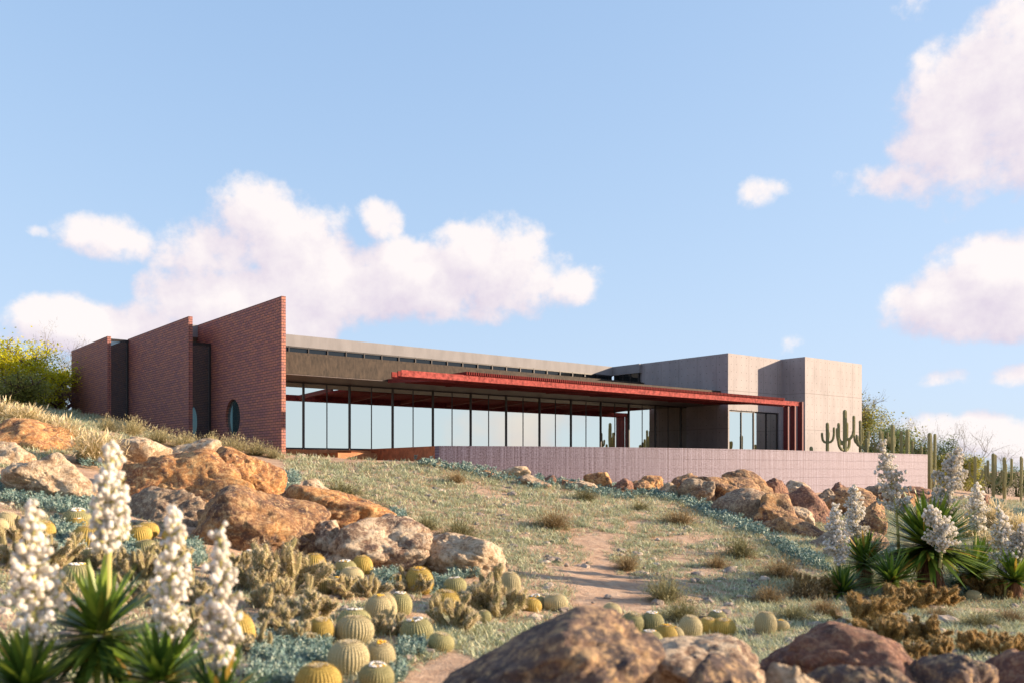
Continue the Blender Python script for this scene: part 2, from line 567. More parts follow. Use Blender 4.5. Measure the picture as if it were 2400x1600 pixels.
def fin(u0, thick, v0, v1, hole=None):
    mb = MB()
    u1 = u0 + thick
    if hole is None:
        mb.box(u0, u1, v0, v1, ZBASE, ZT)
        return mb.build('brick_wall', M_BRICK, house)
    vc, zc, r = hole
    s = r * 1.15
    vs = [v0, vc - s, vc + s, v1]; zs = [ZBASE, zc - s, zc + s, ZT]
    N = 48
    for (u, flip) in ((u0, False), (u1, True)):
        for i in range(3):
            for j in range(3):
                if i == 1 and j == 1:
                    continue
                q = [W(u, vs[i], zs[j]), W(u, vs[i], zs[j + 1]), W(u, vs[i + 1], zs[j + 1]), W(u, vs[i + 1], zs[j])]
                mb.add(q, [(0, 1, 2, 3)])
        ring, sq = [], []
        for k in range(N):
            a = 2 * math.pi * k / N
            ca, sa = math.cos(a), math.sin(a)
            m_ = max(abs(ca), abs(sa))
            ring.append(W(u, vc + r * ca, zc + r * sa)); sq.append(W(u, vc + s * ca / m_, zc + s * sa / m_))
        mb.add(ring + sq, [(k, (k + 1) % N, N + (k + 1) % N, N + k) for k in range(N)])
    rg = [W(u, vc + r * math.cos(2 * math.pi * k / N), zc + r * math.sin(2 * math.pi * k / N)) for u in (u0, u1) for k in range(N)]
    mb.add(rg, [(k, (k + 1) % N, N + (k + 1) % N, N + k) for k in range(N)])
    def q(a): mb.add(a, [(0, 1, 2, 3)])
    q([W(u0, v0, ZBASE), W(u1, v0, ZBASE), W(u1, v0, ZT), W(u0, v0, ZT)])
    q([W(u0, v1, ZBASE), W(u1, v1, ZBASE), W(u1, v1, ZT), W(u0, v1, ZT)])
    q([W(u0, v0, ZT), W(u1, v0, ZT), W(u1, v1, ZT), W(u0, v1, ZT)])
    o = mb.build('brick_wall', M_BRICK, house)
    recalc(o)
    d = MB()
    disc = []
    for u in (u0 + 0.11, u0 + 0.13):
        for k in range(N):
            disc.append(W(u, vc + (r - 0.004) * math.cos(2 * math.pi * k / N), zc + (r - 0.004) * math.sin(2 * math.pi * k / N)))
    d.add(disc, [tuple(range(N)), tuple(range(2 * N - 1, N - 1, -1))] + [(k, N + k, N + (k + 1) % N, (k + 1) % N) for k in range(N)])
    w = d.build('round_window', M_TEAL, o)
    return o

def pos_from(px, py, z):
    Y = z * F / (HY - py)
    X = (px - CX) / F * Y
    dx, dy = X - OX, Y - OY
    return dx * UX + dy * UY, dx * VX + dy * VY
FT = 0.18
V3E = px2v(460.6, U3)
fin(U3, FT, VM, V3E, (0.5 * (px2v(529, U3) + px2v(561.8, U3)), 2.25, 0.83))
U2, V2 = pos_from(442.1, 741.2, ZT)
fin(U2, FT, V2, px2v(299.4, U2))
U1, V1 = pos_from(251.6, 787.6, ZT)
fin(U1, FT, V1, px2v(167.4, U1))

def glass_slot(ua, ub, v, z1):
    f = MB()
    f.box(ub - 0.09, ub - 0.002, v - 0.05, v + 0.05, ZBASE, z1)
    f.box(ua, ub - 0.09, v - 0.05, v + 0.05, z1 - 0.13, z1)
    fr = f.build('window', M_FRAME, house)
    g = MB()
    g.box(ua, ub - 0.09, v - 0.015, v + 0.015, ZBASE, z1 - 0.13)
    g.build('pane', M_DGLASS, fr)
glass_slot(U2 + FT + .002, U3, px2v(493.8, U3), 5.80)
glass_slot(U1 + FT + .002, U2, px2v(299.4, U2) - 0.12, 6.80)

# upper roof volume with its pale band, and the strip of clerestory glass under it
b_ = MB()
b_.box(U2 + FT + .002, UM - .0, VR, VR + .25, 6.27, ZT - .01)                 # front band
b_.box(UM - .25, UM - .002, VS, VR - .002, 6.27, ZT - .012)           # return band to the concrete block
b_.box(U2 + FT + .002, UM, VR + .252, VR + 12, 6.30, ZT - .05)        # roof slab
b_.build('roof', M_BAND, house)
k_ = MB()
UL = U3 + FT + .003
k_.box(UL, UM - .004, VS - .2, VS, 4.66, 5.62)           # upstand behind the low roof
k_.box(UL, UM - .004, VF, VF + .2, 3.88, 4.66)           # front fascia
k_.box(UL, UM - .004, VF + .2, VS - .2, 4.40, 4.64)      # low roof deck
k_.build('fascia', M_BROWN, house)
s_ = MB()
s_.box(UL, UM - .004, VF + .02, 0.1, 3.84, 3.876)
s_.build('soffit', M_SOFFIT, house)
cg = MB(); cg.box(UL, UM - .3, VR + .02, VR + .06, 4.7, 6.268)
cl = cg.build('clerestory_window', M_CGLASS, house)
cm = MB()
k = 0
u = 0.0
while u < UM - .5:
    cm.box(u - .03, u + .03, VR - .06, VR + .018, 4.7, 6.268); u += 1.09
cm.box(UL, UM - .3, VR - .05, VR + .015, 6.19, 6.266)
cm.build('mullion', M_FRAME, cl)
rg_ = MB(); rg_.box(UM - .16, UM - .13, VS + .05, VR - .05, 4.7, 6.26)
rw = rg_.build('clerestory_window', M_CGLASS, house)
rm = MB()
for v in (VS + .12, VS + .85, VR - .9, VR - .1):
    rm.box(UM - .2, UM - .1, v - .04, v + .04, 4.7, 6.262)
rm.box(UM - .2, UM - .1, VS + .01, VR - .05, 5.62, 5.70)
rm.build('mullion', M_FRAME, rw)

# glass front: pairs of panes, heavy mullions between pairs, thin ones within
PITCH = px2u(819, 0)
ZH, ZB = 3.84, 0.93
us = []
kk = -1
u = -PITCH
edges = [UL + .01]
i = -1
while True:
    u = i * PITCH / 2
    if u > UM - 0.5: break
    if u > UL + .1: edges.append(u)
    i += 1
edges.append(UM - .03)
for a, bb in zip(edges[:-1], edges[1:]):
    n = round(a / (PITCH / 2))
    heavy = (n % 2 == 0) and a > UL + .05
    wv = .036 if heavy else .017
    dpt = .07 if heavy else .035
    f = MB()
    f.box(a - wv, a + wv, -dpt, .03, ZB, ZH - .002)
    f.box(a + wv, bb - .02, -.03, .03, ZB - .06, ZB + .012)
    f.box(a + wv, bb - .02, -.03, .03, ZH - .07, ZH - .002)
    w = f.build('window', M_FRAME, house)
    g = MB(); g.box(a + wv, bb - .028, -.012, .012, ZB + .012, ZH - .07)
    g.build('pane', M_GLASS, w)

# weathered steel plinth and steps below the glass
p = MB(); p.box(UL, 6.0, -.12, -.02, -.8, ZB - .065)
p.build('plinth', M_CORTEN, house)
us1 = px2u(792, -2.0)
st = MB()
st.box(us1, us1 + 3.4, -2.0, -.13, -.6, .70)
st.build('step', M_CORTEN, house)
st = MB()
st.box(us1 + 1.0, us1 + 3.4, -1.35, -.13, .703, .82)
st.build('step', M_CORTEN, house)

# concrete blocks
def conc():
    wz1 = (HY - 959.3) / F * (OY + UM * UY + VM * VY)
    ua, ub = px2u(1709.5, VM), px2u(1826, VM)
    mb = MB()
    mb.box(UM, ua, VM, VM + 9, ZBASE, ZT)                    # left wall
    mb.box(ua, UB + .0, VM, VM + .35, wz1, ZT)               # over the corner window
    mb.box(ua, UB, VM + .35, VM + 9, 4.0, ZT - .02)
    mb.box(ub, UB, VM, VM + .35, ZBASE, wz1)
    mb.box(ua, ub, VM, VM + .35, ZBASE, .9)
    o = mb.build('concrete_block', M_CONC, house)
    mb = MB()
    mb.box(UB, UE, VA, VM + 9.5, ZBASE, ZT + .04)
    o2 = mb.build('concrete_block', M_CONC, house)
    e = [ua, px2u(1735.8, VM + .15), px2u(1764.5, VM + .15), px2u(1794.5, VM + .15), ub]
    for i in range(4):
        f = MB()
        a, c = e[i] + .002, e[i + 1]
        wl = .05 if i == 2 else .03
        f.box(a, a + wl, VM + .08, VM + .2, .902, wz1 - .003)
        f.box(a + wl, c, VM + .1, VM + .2, wz1 - .08, wz1 - .003)
        f.box(a + wl, c, VM + .1, VM + .2, .902, .96)
        if i == 3: f.box(c - .05, c - .002, VM + .08, VM + .2, .96, wz1 - .083)
        w = f.build('window', M_FRAME, house)
        g = MB(); g.box(a + wl, c - (.05 if i == 3 else 0), VM + .14, VM + .16, .96, wz1 - .083)
        g.build('pane', M_GLASS, w)
conc()

# ------------------------------------------------------------------ steel pergola in front
def pergola():
    zt, zb = 3.80, 3.555
    uL, uR = px2u(945, -7.35), px2u(1872, -7.0)
    vs_ = [-7.2, -6.75, -6.3]
    root = empty('pergola', W(uR, -6.8, .86), 'long red steel pergola with slatted top standing before the glass front', 'pergola')
    lefts = [uL, px2u(932, -6.75), px2u(918, -6.3)]
    rights = [uR, uR - .05, uR - .05]
    for v, a, r in zip(vs_, lefts, rights):
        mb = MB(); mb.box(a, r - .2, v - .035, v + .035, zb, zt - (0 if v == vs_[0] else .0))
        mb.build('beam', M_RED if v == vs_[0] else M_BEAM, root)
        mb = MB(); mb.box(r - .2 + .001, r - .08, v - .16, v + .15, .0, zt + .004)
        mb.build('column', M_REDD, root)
    s0, s1 = px2u(1089, -7.2), px2u(1836, -7.2)
    n = 190
    rest = MB()
    for i in range(n):
        u = s0 + (s1 - s0) * (i + .5) / n
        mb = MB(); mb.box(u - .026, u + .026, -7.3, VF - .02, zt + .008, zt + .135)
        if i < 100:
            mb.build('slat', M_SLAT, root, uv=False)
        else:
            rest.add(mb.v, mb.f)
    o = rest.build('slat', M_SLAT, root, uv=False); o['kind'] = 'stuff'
    px = 1018
    u = uL + 2.2
    while u < uR - 2:
        mb = MB()
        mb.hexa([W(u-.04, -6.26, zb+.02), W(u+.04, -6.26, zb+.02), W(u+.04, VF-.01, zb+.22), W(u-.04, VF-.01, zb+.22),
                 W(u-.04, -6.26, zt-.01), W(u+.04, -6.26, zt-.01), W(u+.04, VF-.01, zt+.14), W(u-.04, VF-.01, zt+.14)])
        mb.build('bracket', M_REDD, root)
        u += 3.05
pergola()

# ------------------------------------------------------------------ curved garden wall and terrace
def garden_wall():
    m, t, b = new_mat('wet_tile_painted_sheen')
    uv = coords(t, 'UV')
    br = nd(t, 'ShaderNodeTexBrick'); br.offset = 0
    t.links.new(uv, br.inputs['Vector'])
    br.inputs['Scale'].default_value = 1
    br.inputs['Brick Width'].default_value = 0.60
    br.inputs['Row Height'].default_value = 0.42
    br.inputs['Mortar Size'].default_value = 0.008
    st = noise_at(t, vmath(t, 'MULTIPLY', uv, (9.0, 0.10, 1)), 1.0, 5, 0.7)
    gr = noise_at(t, vmath(t, 'MULTIPLY', uv, (30.0, 16.0, 1)), 1.0, 4, 0.75)
    mixed = mth(t, 'ADD', mth(t, 'MULTIPLY', st, 0.42), mth(t, 'MULTIPLY', gr, 0.58))
    c = ramp(t, mixed, [(0.38, (0.055, 0.028, 0.034)), (0.48, (0.130, 0.098, 0.125)), (0.55, (0.235, 0.205, 0.265))])  # lilac-white streaks put the water's sky reflection into the tile colour
    c = mixc(t, mth(t, 'MULTIPLY', br.outputs['Fac'], 0.25), c, (0.10, 0.05, 0.045))
    t.links.new(c, b.inputs['Base Color'])
    b.inputs['Roughness'].default_value = 0.6
    b.inputs['Specular IOR Level'].default_value = 0.3
    bump(t, b, mth(t, 'SUBTRACT', mixed, mth(t, 'MULTIPLY', br.outputs['Fac'], 0.3)), 0.9, 0.035)
    root = empty('garden_wall', W(WU0, wall_v(WU0), 0), 'curved lilac tiled retaining wall in front of the terrace', 'wall')
    N = 80
    us = np.linspace(WU0, WU1, N)
    th = .3
    V = []; s = 0; uvx = []
    prev = None
    for u in us:
        v = wall_v(u)
        p0, p1 = W(u, v, 0), W(u, v + th, 0)
        if prev is not None: s += math.hypot(p0[0]-prev[0], p0[1]-prev[1])
        prev = p0; uvx.append(s)
        for (p, z) in ((p0, -2.6), (p0, ZW), (p0, ZW), (p1, ZW), (p1, -2.6)):
            V.append((p[0], p[1], z))
    Fc = []
    for i in range(N - 1):
        a, c = 5 * i, 5 * (i + 1)
        Fc += [(a, c, c+1, a+1), (a+2, c+2, c+3, a+3), (a+3, c+3, c+4, a+4)]
    nb = len(V)
    V += [V[k] for k in (0, 1, 3, 4)] + [V[5*N-5 + k] for k in (0, 1, 3, 4)]
    Fc += [(nb, nb+1, nb+2, nb+3), (nb+7, nb+6, nb+5, nb+4)]
    o = mesh_obj('wall_face', V, Fc, m, root)
    uvl = o.data.uv_layers.new(name='metres')
    for p in o.data.polygons:
        for li in p.loop_indices:
            vi = o.data.loops[li].vertex_index
            uvl.data[li].uv = (uvx[min(vi // 5, N - 1)], V[vi][2] + (.3 if vi % 5 >= 3 else 0))
    for p in o.data.polygons: p.use_smooth = p.index % 3 == 0 and p.index < 3 * (N - 1)
    mr = mat_concrete('rust_red_tile', (0.40, 0.135, 0.06), pw=.45, ph=.45, z0=.0, holes=True)
    r = MB()
    q0 = W(WU0, wall_v(WU0) + th + .002, 0); q1 = W(WU0 + .25, wall_v(WU0) + th + .002, 0)
    e0 = W(WU0 + .75, -.125, 0); e1 = W(WU0 + 1.0, -.125, 0)
    r.hexa([(q0[0], q0[1], -1.2), (q1[0], q1[1], -1.2), (e1[0], e1[1], -1.2), (e0[0], e0[1], -1.2),
            (q0[0], q0[1], ZW - .004), (q1[0], q1[1], ZW - .004), (e1[0], e1[1], ZW - .004), (e0[0], e0[1], ZW - .004)])
    o = r.build('side_wall', mat_plain('rust_red_render', (0.42, 0.135, 0.055), 0.65, 0, .4, 4, .3), root)
    # terrace deck behind the wall
    pts = [W(u, wall_v(u) + th, .84) for u in us] + [W(WU1 - .2, 4, .84), W(WU0 + 1.1, -.13, .84)]
    mt = mat_plain('terrace_stone', (0.13, 0.11, 0.10), .8, 0, .15, 2, .1)
    low = [(p[0], p[1], p[2] - .25) for p in pts]
    n = len(pts)
    o = mesh_obj('terrace', pts + low, [tuple(range(n)), tuple(range(2*n-1, n-1, -1))] + [(i, n+i, n+(i+1) % n, (i+1) % n) for i in range(n)], mt)
    recalc(o)
    tag(o, 'paved terrace behind the curved wall', None, None, 'structure')
garden_wall()

# ------------------------------------------------------------------ pixel -> ground lookup (built once)
_gx = np.arange(-120, 2521, 12.0)
_gy = np.arange(916, 1661, 12.0)
def _build_hits():
    ys = np.geomspace(4.0, 95.0, 230)
    D = np.full((len(_gy), len(_gx)), np.nan)
    for i, py in enumerate(_gy):
        X = (_gx[:, None] - CX) / F * ys[None]
        Yv = np.broadcast_to(ys[None], X.shape)
        g = gz_arr(X, Yv)
        Z = (HY - py) / F * ys[None]
        below = Z <= g
        k = below.argmax(1)
        ok = below.any(1) & (k > 0)
        for j in np.where(ok)[0]:
            a, b = k[j] - 1, k[j]
            da, db = Z[0, a] - g[j, a], Z[0, b] - g[j, b]
            s = da / (da - db)
            D[i, j] = ys[a] + s * (ys[b] - ys[a])
    return D
_HD = _build_hits()
def ground_px(px, py):
    px = np.asarray(px, float); py = np.asarray(py, float)
    fx = np.clip((px - _gx[0]) / 12.0, 0, len(_gx) - 1.001); fy = np.clip((py - _gy[0]) / 12.0, 0, len(_gy) - 1.001)
    i, j = fy.astype(int), fx.astype(int)
    a, b = fy - i, fx - j
    Y = (_HD[i, j] * (1-a) * (1-b) + _HD[i+1, j] * a * (1-b) + _HD[i, j+1] * (1-a) * b + _HD[i+1, j+1] * a * b)
    X = (px - CX) / F * Y
    ok = ~np.isnan(Y)
    Z = np.full_like(Y, np.nan)
    if ok.any():
        Z[ok] = gz_arr(X[ok], Y[ok])
    return X, Y, Z
def gp(px, py):
    X, Y, Z = ground_px(np.array([px]), np.array([py]))
    if np.isnan(Y[0]):
        return hit(px, py)
    return float(X[0]), float(Y[0]), float(Z[0])

def in_poly(px, py, poly):
    inside = np.zeros(len(px), bool)
    n = len(poly)
    for i in range(n):
        x1, y1 = poly[i]; x2, y2 = poly[(i + 1) % n]
        c = ((y1 > py) != (y2 > py)) & (px < (x2 - x1) * (py - y1) / (y2 - y1 + 1e-9) + x1)
        inside ^= c
    return inside

# ------------------------------------------------------------------ noise for shapes
def _h(ix, iy, iz, seed):
    n = (ix * 374761393 + iy * 668265263 + iz * 2147483647 + seed * 1274126177) & 0xFFFFFFFF
    n = ((n ^ (n >> 13)) * 1103515245) & 0xFFFFFFFF
    n = ((n ^ (n >> 16)) * 2654435761) & 0xFFFFFFFF
    return ((n ^ (n >> 15)) & 0xFFFF) / 32767.5 - 1.0
def vnoise(P, seed=0):
    I = np.floor(P).astype(np.int64); Fr = P - I
    w = Fr * Fr * (3 - 2 * Fr)
    x, y, z = I[:, 0], I[:, 1], I[:, 2]
    out = 0
    for dx in (0, 1):
        for dy in (0, 1):
            for dz in (0, 1):
                k = (w[:, 0] if dx else 1 - w[:, 0]) * (w[:, 1] if dy else 1 - w[:, 1]) * (w[:, 2] if dz else 1 - w[:, 2])
                out = out + k * _h(x + dx, y + dy, z + dz, seed)
    return out
def fbm(P, seed=0, octv=4):
    s, a, f = 0, 1.0, 1.0
    for o in range(octv):
        s = s + a * vnoise(P * f + 17.3 * o, seed + o)
        a *= .5; f *= 2.03
    return s

_ICO = {}
def ico(n):
    if n not in _ICO:
        bm = bmesh.new()
        bmesh.ops.create_icosphere(bm, subdivisions=n, radius=1)
        bm.verts.ensure_lookup_table()
        V = np.array([v.co[:] for v in bm.verts]); Fc = [tuple(v.index for v in f.verts) for f in bm.faces]
        bm.free()
        _ICO[n] = (V, Fc)
    return _ICO[n]

def rock_shape(n, seed, skew=0.0, rough=1.0):
    V, Fc = ico(n)
    rg = np.random.default_rng(seed)
    k = 15
    N = rg.normal(size=(k, 3)); N[:, 2] *= .8
    N /= np.linalg.norm(N, axis=1)[:, None]
    c = rg.uniform(.62, 1.0, k)
    d = np.clip(V @ N.T, 1e-3, None) / c[None]
    p = 14.0
    r = ((d ** p).sum(1) + .80 ** p) ** (-1 / p)
    r = r * (1 + .13 * rough * fbm(V * 1.5 + seed * 3.1, seed, 3) + .04 * rough * fbm(V * 5 + seed, seed + 9, 3)
             - .05 * rough * np.clip(.12 - np.abs(fbm(V * 2.0 - seed, seed + 5, 2)), 0, 1) / .12)
    if n >= 5:
        r = r * (1 + .016 * rough * fbm(V * 17 + seed, seed + 21, 4))
    Q = V * r[:, None]
    Q[:, 0] += skew * Q[:, 2]
    lo, hi = Q.min(0), Q.max(0)
    return (Q - (lo + hi) / 2) / ((hi - lo) / 2), Fc

def rock_mat(name, main, patch, pale, dark, pale_amt=.5, dark_amt=.5, scale=1.0):
    m, t, b = new_mat(name)
    oi = nd(t, 'ShaderNodeObjectInfo')
    cmbn = nd(t, 'ShaderNodeCombineXYZ')
    for i in range(3):
        t.links.new(mth(t, 'MULTIPLY', oi.outputs['Random'], 37.0 + 11 * i), cmbn.inputs[i])
    P = vmath(t, 'ADD', coords(t, 'Object'), cmbn.outputs[0])
    a = noise_at(t, P, 1.5 * scale, 5, .62)
    a2 = noise_at(t, P, 3.4 * scale, 6, .7)
    f = noise_at(t, P, 13 * scale, 7, .78)
    ff = noise_at(t, P, 80 * scale, 3, .7)
    c = ramp(t, a, [(.36, main), (.62, patch)])
    pm = nd(t, 'ShaderNodeMapRange'); t.links.new(a2, pm.inputs[0])
    pm.inputs[1].default_value = .64 - .2 * pale_amt; pm.inputs[2].default_value = .74 - .2 * pale_amt
    c = mixc(t, pm.outputs[0], c, pale)
    dm = nd(t, 'ShaderNodeMapRange'); t.links.new(mth(t, 'ADD', mth(t, 'MULTIPLY', a2, -.7), mth(t, 'MULTIPLY', f, .35)), dm.inputs[0])
    dm.inputs[1].default_value = -.12 - .08 * dark_amt; dm.inputs[2].default_value = -.04 - .08 * dark_amt
    c = mixc(t, dm.outputs[0], c, dark)
    sp = nd(t, 'ShaderNodeMapRange'); t.links.new(f, sp.inputs[0])
    sp.inputs[1].default_value = .50; sp.inputs[2].default_value = .62
    c = mixc(t, mth(t, 'MULTIPLY', sp.outputs[0], .7), c, tuple(min(1, k * 1.45) for k in pale))
    sp2 = nd(t, 'ShaderNodeMapRange'); t.links.new(f, sp2.inputs[0])
    sp2.inputs[1].default_value = .47; sp2.inputs[2].default_value = .36
    c = mixc(t, mth(t, 'MULTIPLY', sp2.outputs[0], .75), c, dark)
    t.links.new(c, b.inputs['Base Color'])
    b.inputs['Roughness'].default_value = .86
    vor = nd(t, 'ShaderNodeTexVoronoi'); vor.inputs['Scale'].default_value = 9 * scale; vor.feature = 'DISTANCE_TO_EDGE'
    t.links.new(P, vor.inputs['Vector'])
    cr = mth(t, 'MINIMUM', vor.outputs['Distance'], .1)
    h = mth(t, 'ADD', mth(t, 'ADD', mth(t, 'MULTIPLY', a2, 1.2), mth(t, 'MULTIPLY', f, .8)), mth(t, 'ADD', mth(t, 'MULTIPLY', ff, .3), mth(t, 'MULTIPLY', cr, 1.2)))
    bump(t, b, h, 1.0, .08 / scale ** .5)
    return m

ROCK = {
 'T': rock_mat('tan_rock', (.46, .33, .20), (.36, .23, .13), (.60, .48, .33), (.20, .12, .075), .9, .2),
 'O': rock_mat('golden_rock', (.56, .265, .08), (.33, .145, .06), (.62, .40, .18), (.12, .06, .045), .5, .65),
 'B': rock_mat('brown_rock', (.23, .12, .068), (.46, .235, .085), (.54, .36, .18), (.08, .045, .04), .4, .8),
 'R': rock_mat('reddish_rock', (.27, .125, .075), (.20, .09, .065), (.42, .25, .14), (.085, .045, .04), .3, .65),
 'G': rock_mat('grey_brown_rock', (.30, .225, .15), (.24, .15, .095), (.48, .38, .26), (.12, .08, .06), .5, .4),
 'S': rock_mat('speckled_rock', (.40, .27, .16), (.24, .13, .08), (.62, .49, .34), (.12, .075, .06), .8, .8),
 'P': rock_mat('dark_purple_rock', (.165, .115, .10), (.25, .15, .095), (.60, .40, .20), (.065, .048, .05), .38, .9),
}
BOULDERS = [
 # x0, x1, ytop, ybottom, depth, kind, seed, skew, label
 (-60,150,985,1085,25.5,'O',1,.2,'golden brown boulder topmost at the left edge of the left outcrop'),
 (-80,95,1040,1135,22.5,'T',2,.1,'pale sunlit boulder at the left edge, half hidden by the tan boulder'),
 (28,216,1066,1172,18.5,'T',3,-.15,'broad pale tan boulder behind the blue ground cover at far left'),
 (282,390,1026,1094,25.5,'T',4,.0,'small pale pointed boulder below the middle brick fin wall'),
 (398,502,1028,1082,26,'T',5,.1,'pale pitted boulder peeping over the big golden boulder, below the round window'),
 (300,584,1060,1240,20.5,'O',6,-.25,'largest golden orange boulder in the middle of the left outcrop'),
 (500,660,1052,1168,22.5,'O',7,.05,'rounded golden boulder with a dark top at the right of the outcrop crest'),
 (280,365,1083,1160,21.5,'B',8,.1,'small brown boulder wedged under the pale pointed boulder'),
 (303,500,1147,1285,17.8,'G',9,.3,'grey brown sloping boulder left of the dark brown one'),
 (483,757,1146,1340,16.8,'B',10,-.1,'big dark brown boulder with a golden right flank, front of the outcrop'),
 (668,912,1141,1262,19.2,'O',11,.1,'brown humped boulder capped by a small pale rock behind'),
 (698,782,1123,1165,20.6,'T',12,.0,'small pale cap rock behind the brown humped boulder'),
 (722,806,1225,1345,17.0,'S',13,-.2,'narrow pale flank of rock between the dark brown and speckled boulders'),
 (776,998,1212,1350,16.9,'S',14,.15,'round dark speckled cream boulder above the barrel cacti'),
 (984,1187,1254,1362,17.0,'T',15,-.3,'low cream boulder at the right end of the left outcrop'),
 (905,1530,1420,1720,6.4,'P',34,.8,'huge dark boulder with a peak and golden patches at the bottom centre'),
 (1505,1800,1500,1690,7.4,'S',17,.25,'cream edged boulder right of the huge dark foreground boulder'),
 (1770,2185,1455,1690,8.0,'R',18,-.05,'wide reddish brown dome boulder in the right foreground'),
 (1590,1815,1536,1700,6.2,'P',19,.1,'dark boulder cut by the bottom edge, in front of the cream edged boulder'),
 (1790,1960,1552,1700,6.0,'T',20,.1,'pale mottled boulder cut by the bottom edge, below the reddish dome'),
 (1915,2190,1558,1700,6.3,'P',21,-.2,'low dark purple boulder cut by the bottom edge, below the right of the reddish dome'),
 (2140,2335,1524,1690,7.6,'P',22,.0,'dark purple boulder between the reddish dome and the corner boulder'),
 (2288,2480,1518,1690,8.2,'R',23,.1,'dark red brown boulder in the bottom right corner'),
 (1112,1173,1102,1132,32.3,'B',24,.1,'leftmost brown rock in the row below the curved wall'),
 (1172,1236,1093,1124,33.3,'T',25,.2,'flat tan rock touching the wall foot, second from its left end'),
 (1208,1284,1112,1148,31.5,'G',26,.1,'grey brown rock half in blue ground cover below the left part of the wall'),
 (1266,1300,1114,1140,33,'R',27,.1,'tiny dark red rock beside the grey brown one at the wall foot'),
 (1320,1356,1124,1146,33,'B',28,.0,'tiny dark rock sunk in the blue ground cover at the wall foot'),
 (1344,1394,1126,1152,32.6,'T',29,-.2,'low tan slab leaning on the orange tan rock at the wall foot'),
 (1374,1430,1108,1152,33.8,'O',30,-.1,'upright orange tan rock alone against the left half of the wall'),
 (1434,1479,1121,1153,33.4,'R',31,.1,'round rust brown rock in the gap right of the orange tan upright'),
 (1476,1520,1124,1148,34.2,'B',32,.0,'small flat brown rock in front of the low brown pair below the wall'),
 (1490,1547,1114,1142,35.3,'O',33,.1,'brown rock behind the small flat one, close to the wall'),
 (1543,1580,1130,1150,34.2,'T',16,.0,'small cream rock left of the grey rocks of the right pile'),
 (1568,1630,1110,1150,36,'B',35,.3,'brown wedge rock at the left top of the right rock pile'),
 (1624,1672,1121,1146,37.2,'R',36,.0,'flat dark rock behind the right pile beside the brown wedge rock'),
 (1594,1668,1123,1180,33.8,'G',37,.2,'grey tan rock at the left end of the right rock pile'),
 (1645,1770,1120,1194,34.2,'B',38,-.2,'large smooth brown rock under the tallest rock of the right pile'),
 (1705,1800,1103,1170,36,'B',39,-.1,'tallest pointed rock standing against the lilac wall'),
 (1680,1800,1148,1240,30.0,'G',40,.1,'big grey tan rock lower left in the right pile'),
 (1765,1872,1158,1248,29.3,'B',41,-.3,'dark brown rock leaning on the big grey tan rock'),
 (1791,1844,1122,1172,36.5,'R',42,-.1,'reddish pointed rock right of the tallest rock'),
 (1836,1898,1126,1160,38.5,'T',43,.0,'rounded tan rock touching the wall right of the reddish point'),
 (1822,1858,1156,1184,34,'R',44,.0,'small red rock wedged below the reddish pointed one'),
 (1844,1952,1142,1246,31.5,'R',45,-.2,'steep red brown rock in the right centre of the pile'),
 (1777,1932,1214,1296,26.5,'B',46,-.15,'lowest round brown boulder of the right pile with a golden right side'),
 (1908,1954,1145,1176,38.6,'G',47,.1,'small tan rock behind the steep red brown rock'),
 (1949,1990,1130,1163,41,'R',48,.1,'upright reddish rock near the wall left of the white blooms'),
 (2006,2072,1178,1272,26.2,'B',49,.1,'tall brown boulder behind the left yuccas'),
 (1890,1994,1244,1322,24.2,'G',50,.2,'grey rock below the pile, left of the slim yucca bloom'),
 (1854,1902,1188,1232,29.6,'T',51,-.2,'pale tan rock tucked behind the lowest round boulder'),
 (1962,2044,1143,1188,36.4,'B',52,-.1,'brown rock behind the second white bloom'),
 (2024,2070,1138,1170,45,'G',53,.0,'small grey rock at the wall foot by the tall white bloom'),
 (2068,2120,1143,1182,44,'B',54,.1,'brown rock at the wall foot right of the tall white bloom'),
 (2108,2146,1152,1192,42,'O',55,-.2,'ochre rock low before the right end of the wall'),
 (2128,2178,1140,1178,49,'R',56,-.1,'last red rock at the right end of the wall'),
 (2172,2202,1161,1184,47,'P',57,.0,'dark rock just past the right end of the wall'),
 (2298,2322,1160,1188,47,'R',58,.0,'lone small red rock on the slope below the right saguaros'),
 (1984,2070,1246,1300,22.6,'P',59,.0,'dark rock in shade between the two left yuccas'),
 (1948,1982,1161,1184,36.8,'T',60,.0,'tiny tan rock left of the second white bloom'),
]
def boulders():
    for (x0, x1, y0, y1, Y, kd, seed, skew, label) in BOULDERS:
        big = Y < 10
        n = 6 if Y < 24 else 5
        Q, Fc = rock_shape(n, seed * 7 + 1, skew)
        w = (x1 - x0) * Y / F / 2 * (1.09 if Y < 10 else 1.18 if Y < 24 else 1.26)
        xc = ((x0 + x1) / 2 - CX) / F * Y
        ztop = (HY - y0 + (.0 if Y < 10 else .07) * (y1 - y0)) / F * Y
        zb = (HY - y1) / F * Y
        d = .42 * (x1 - x0) * Y / F + .1
        zb = min(zb - .3 * (ztop - zb), gz(xc, Y) - .1)
        h = (ztop - zb) / 2
        c = np.array([xc, Y, zb + h])
        V = Q * np.array([w, max(d, .6 * h), h]) + c
        o = mesh_obj('boulder', V, Fc, ROCK[kd], smooth=True, loc=(xc, Y, zb + h))
        tag(o, label, 'boulder', 'boulders on the desert slope')
boulders()

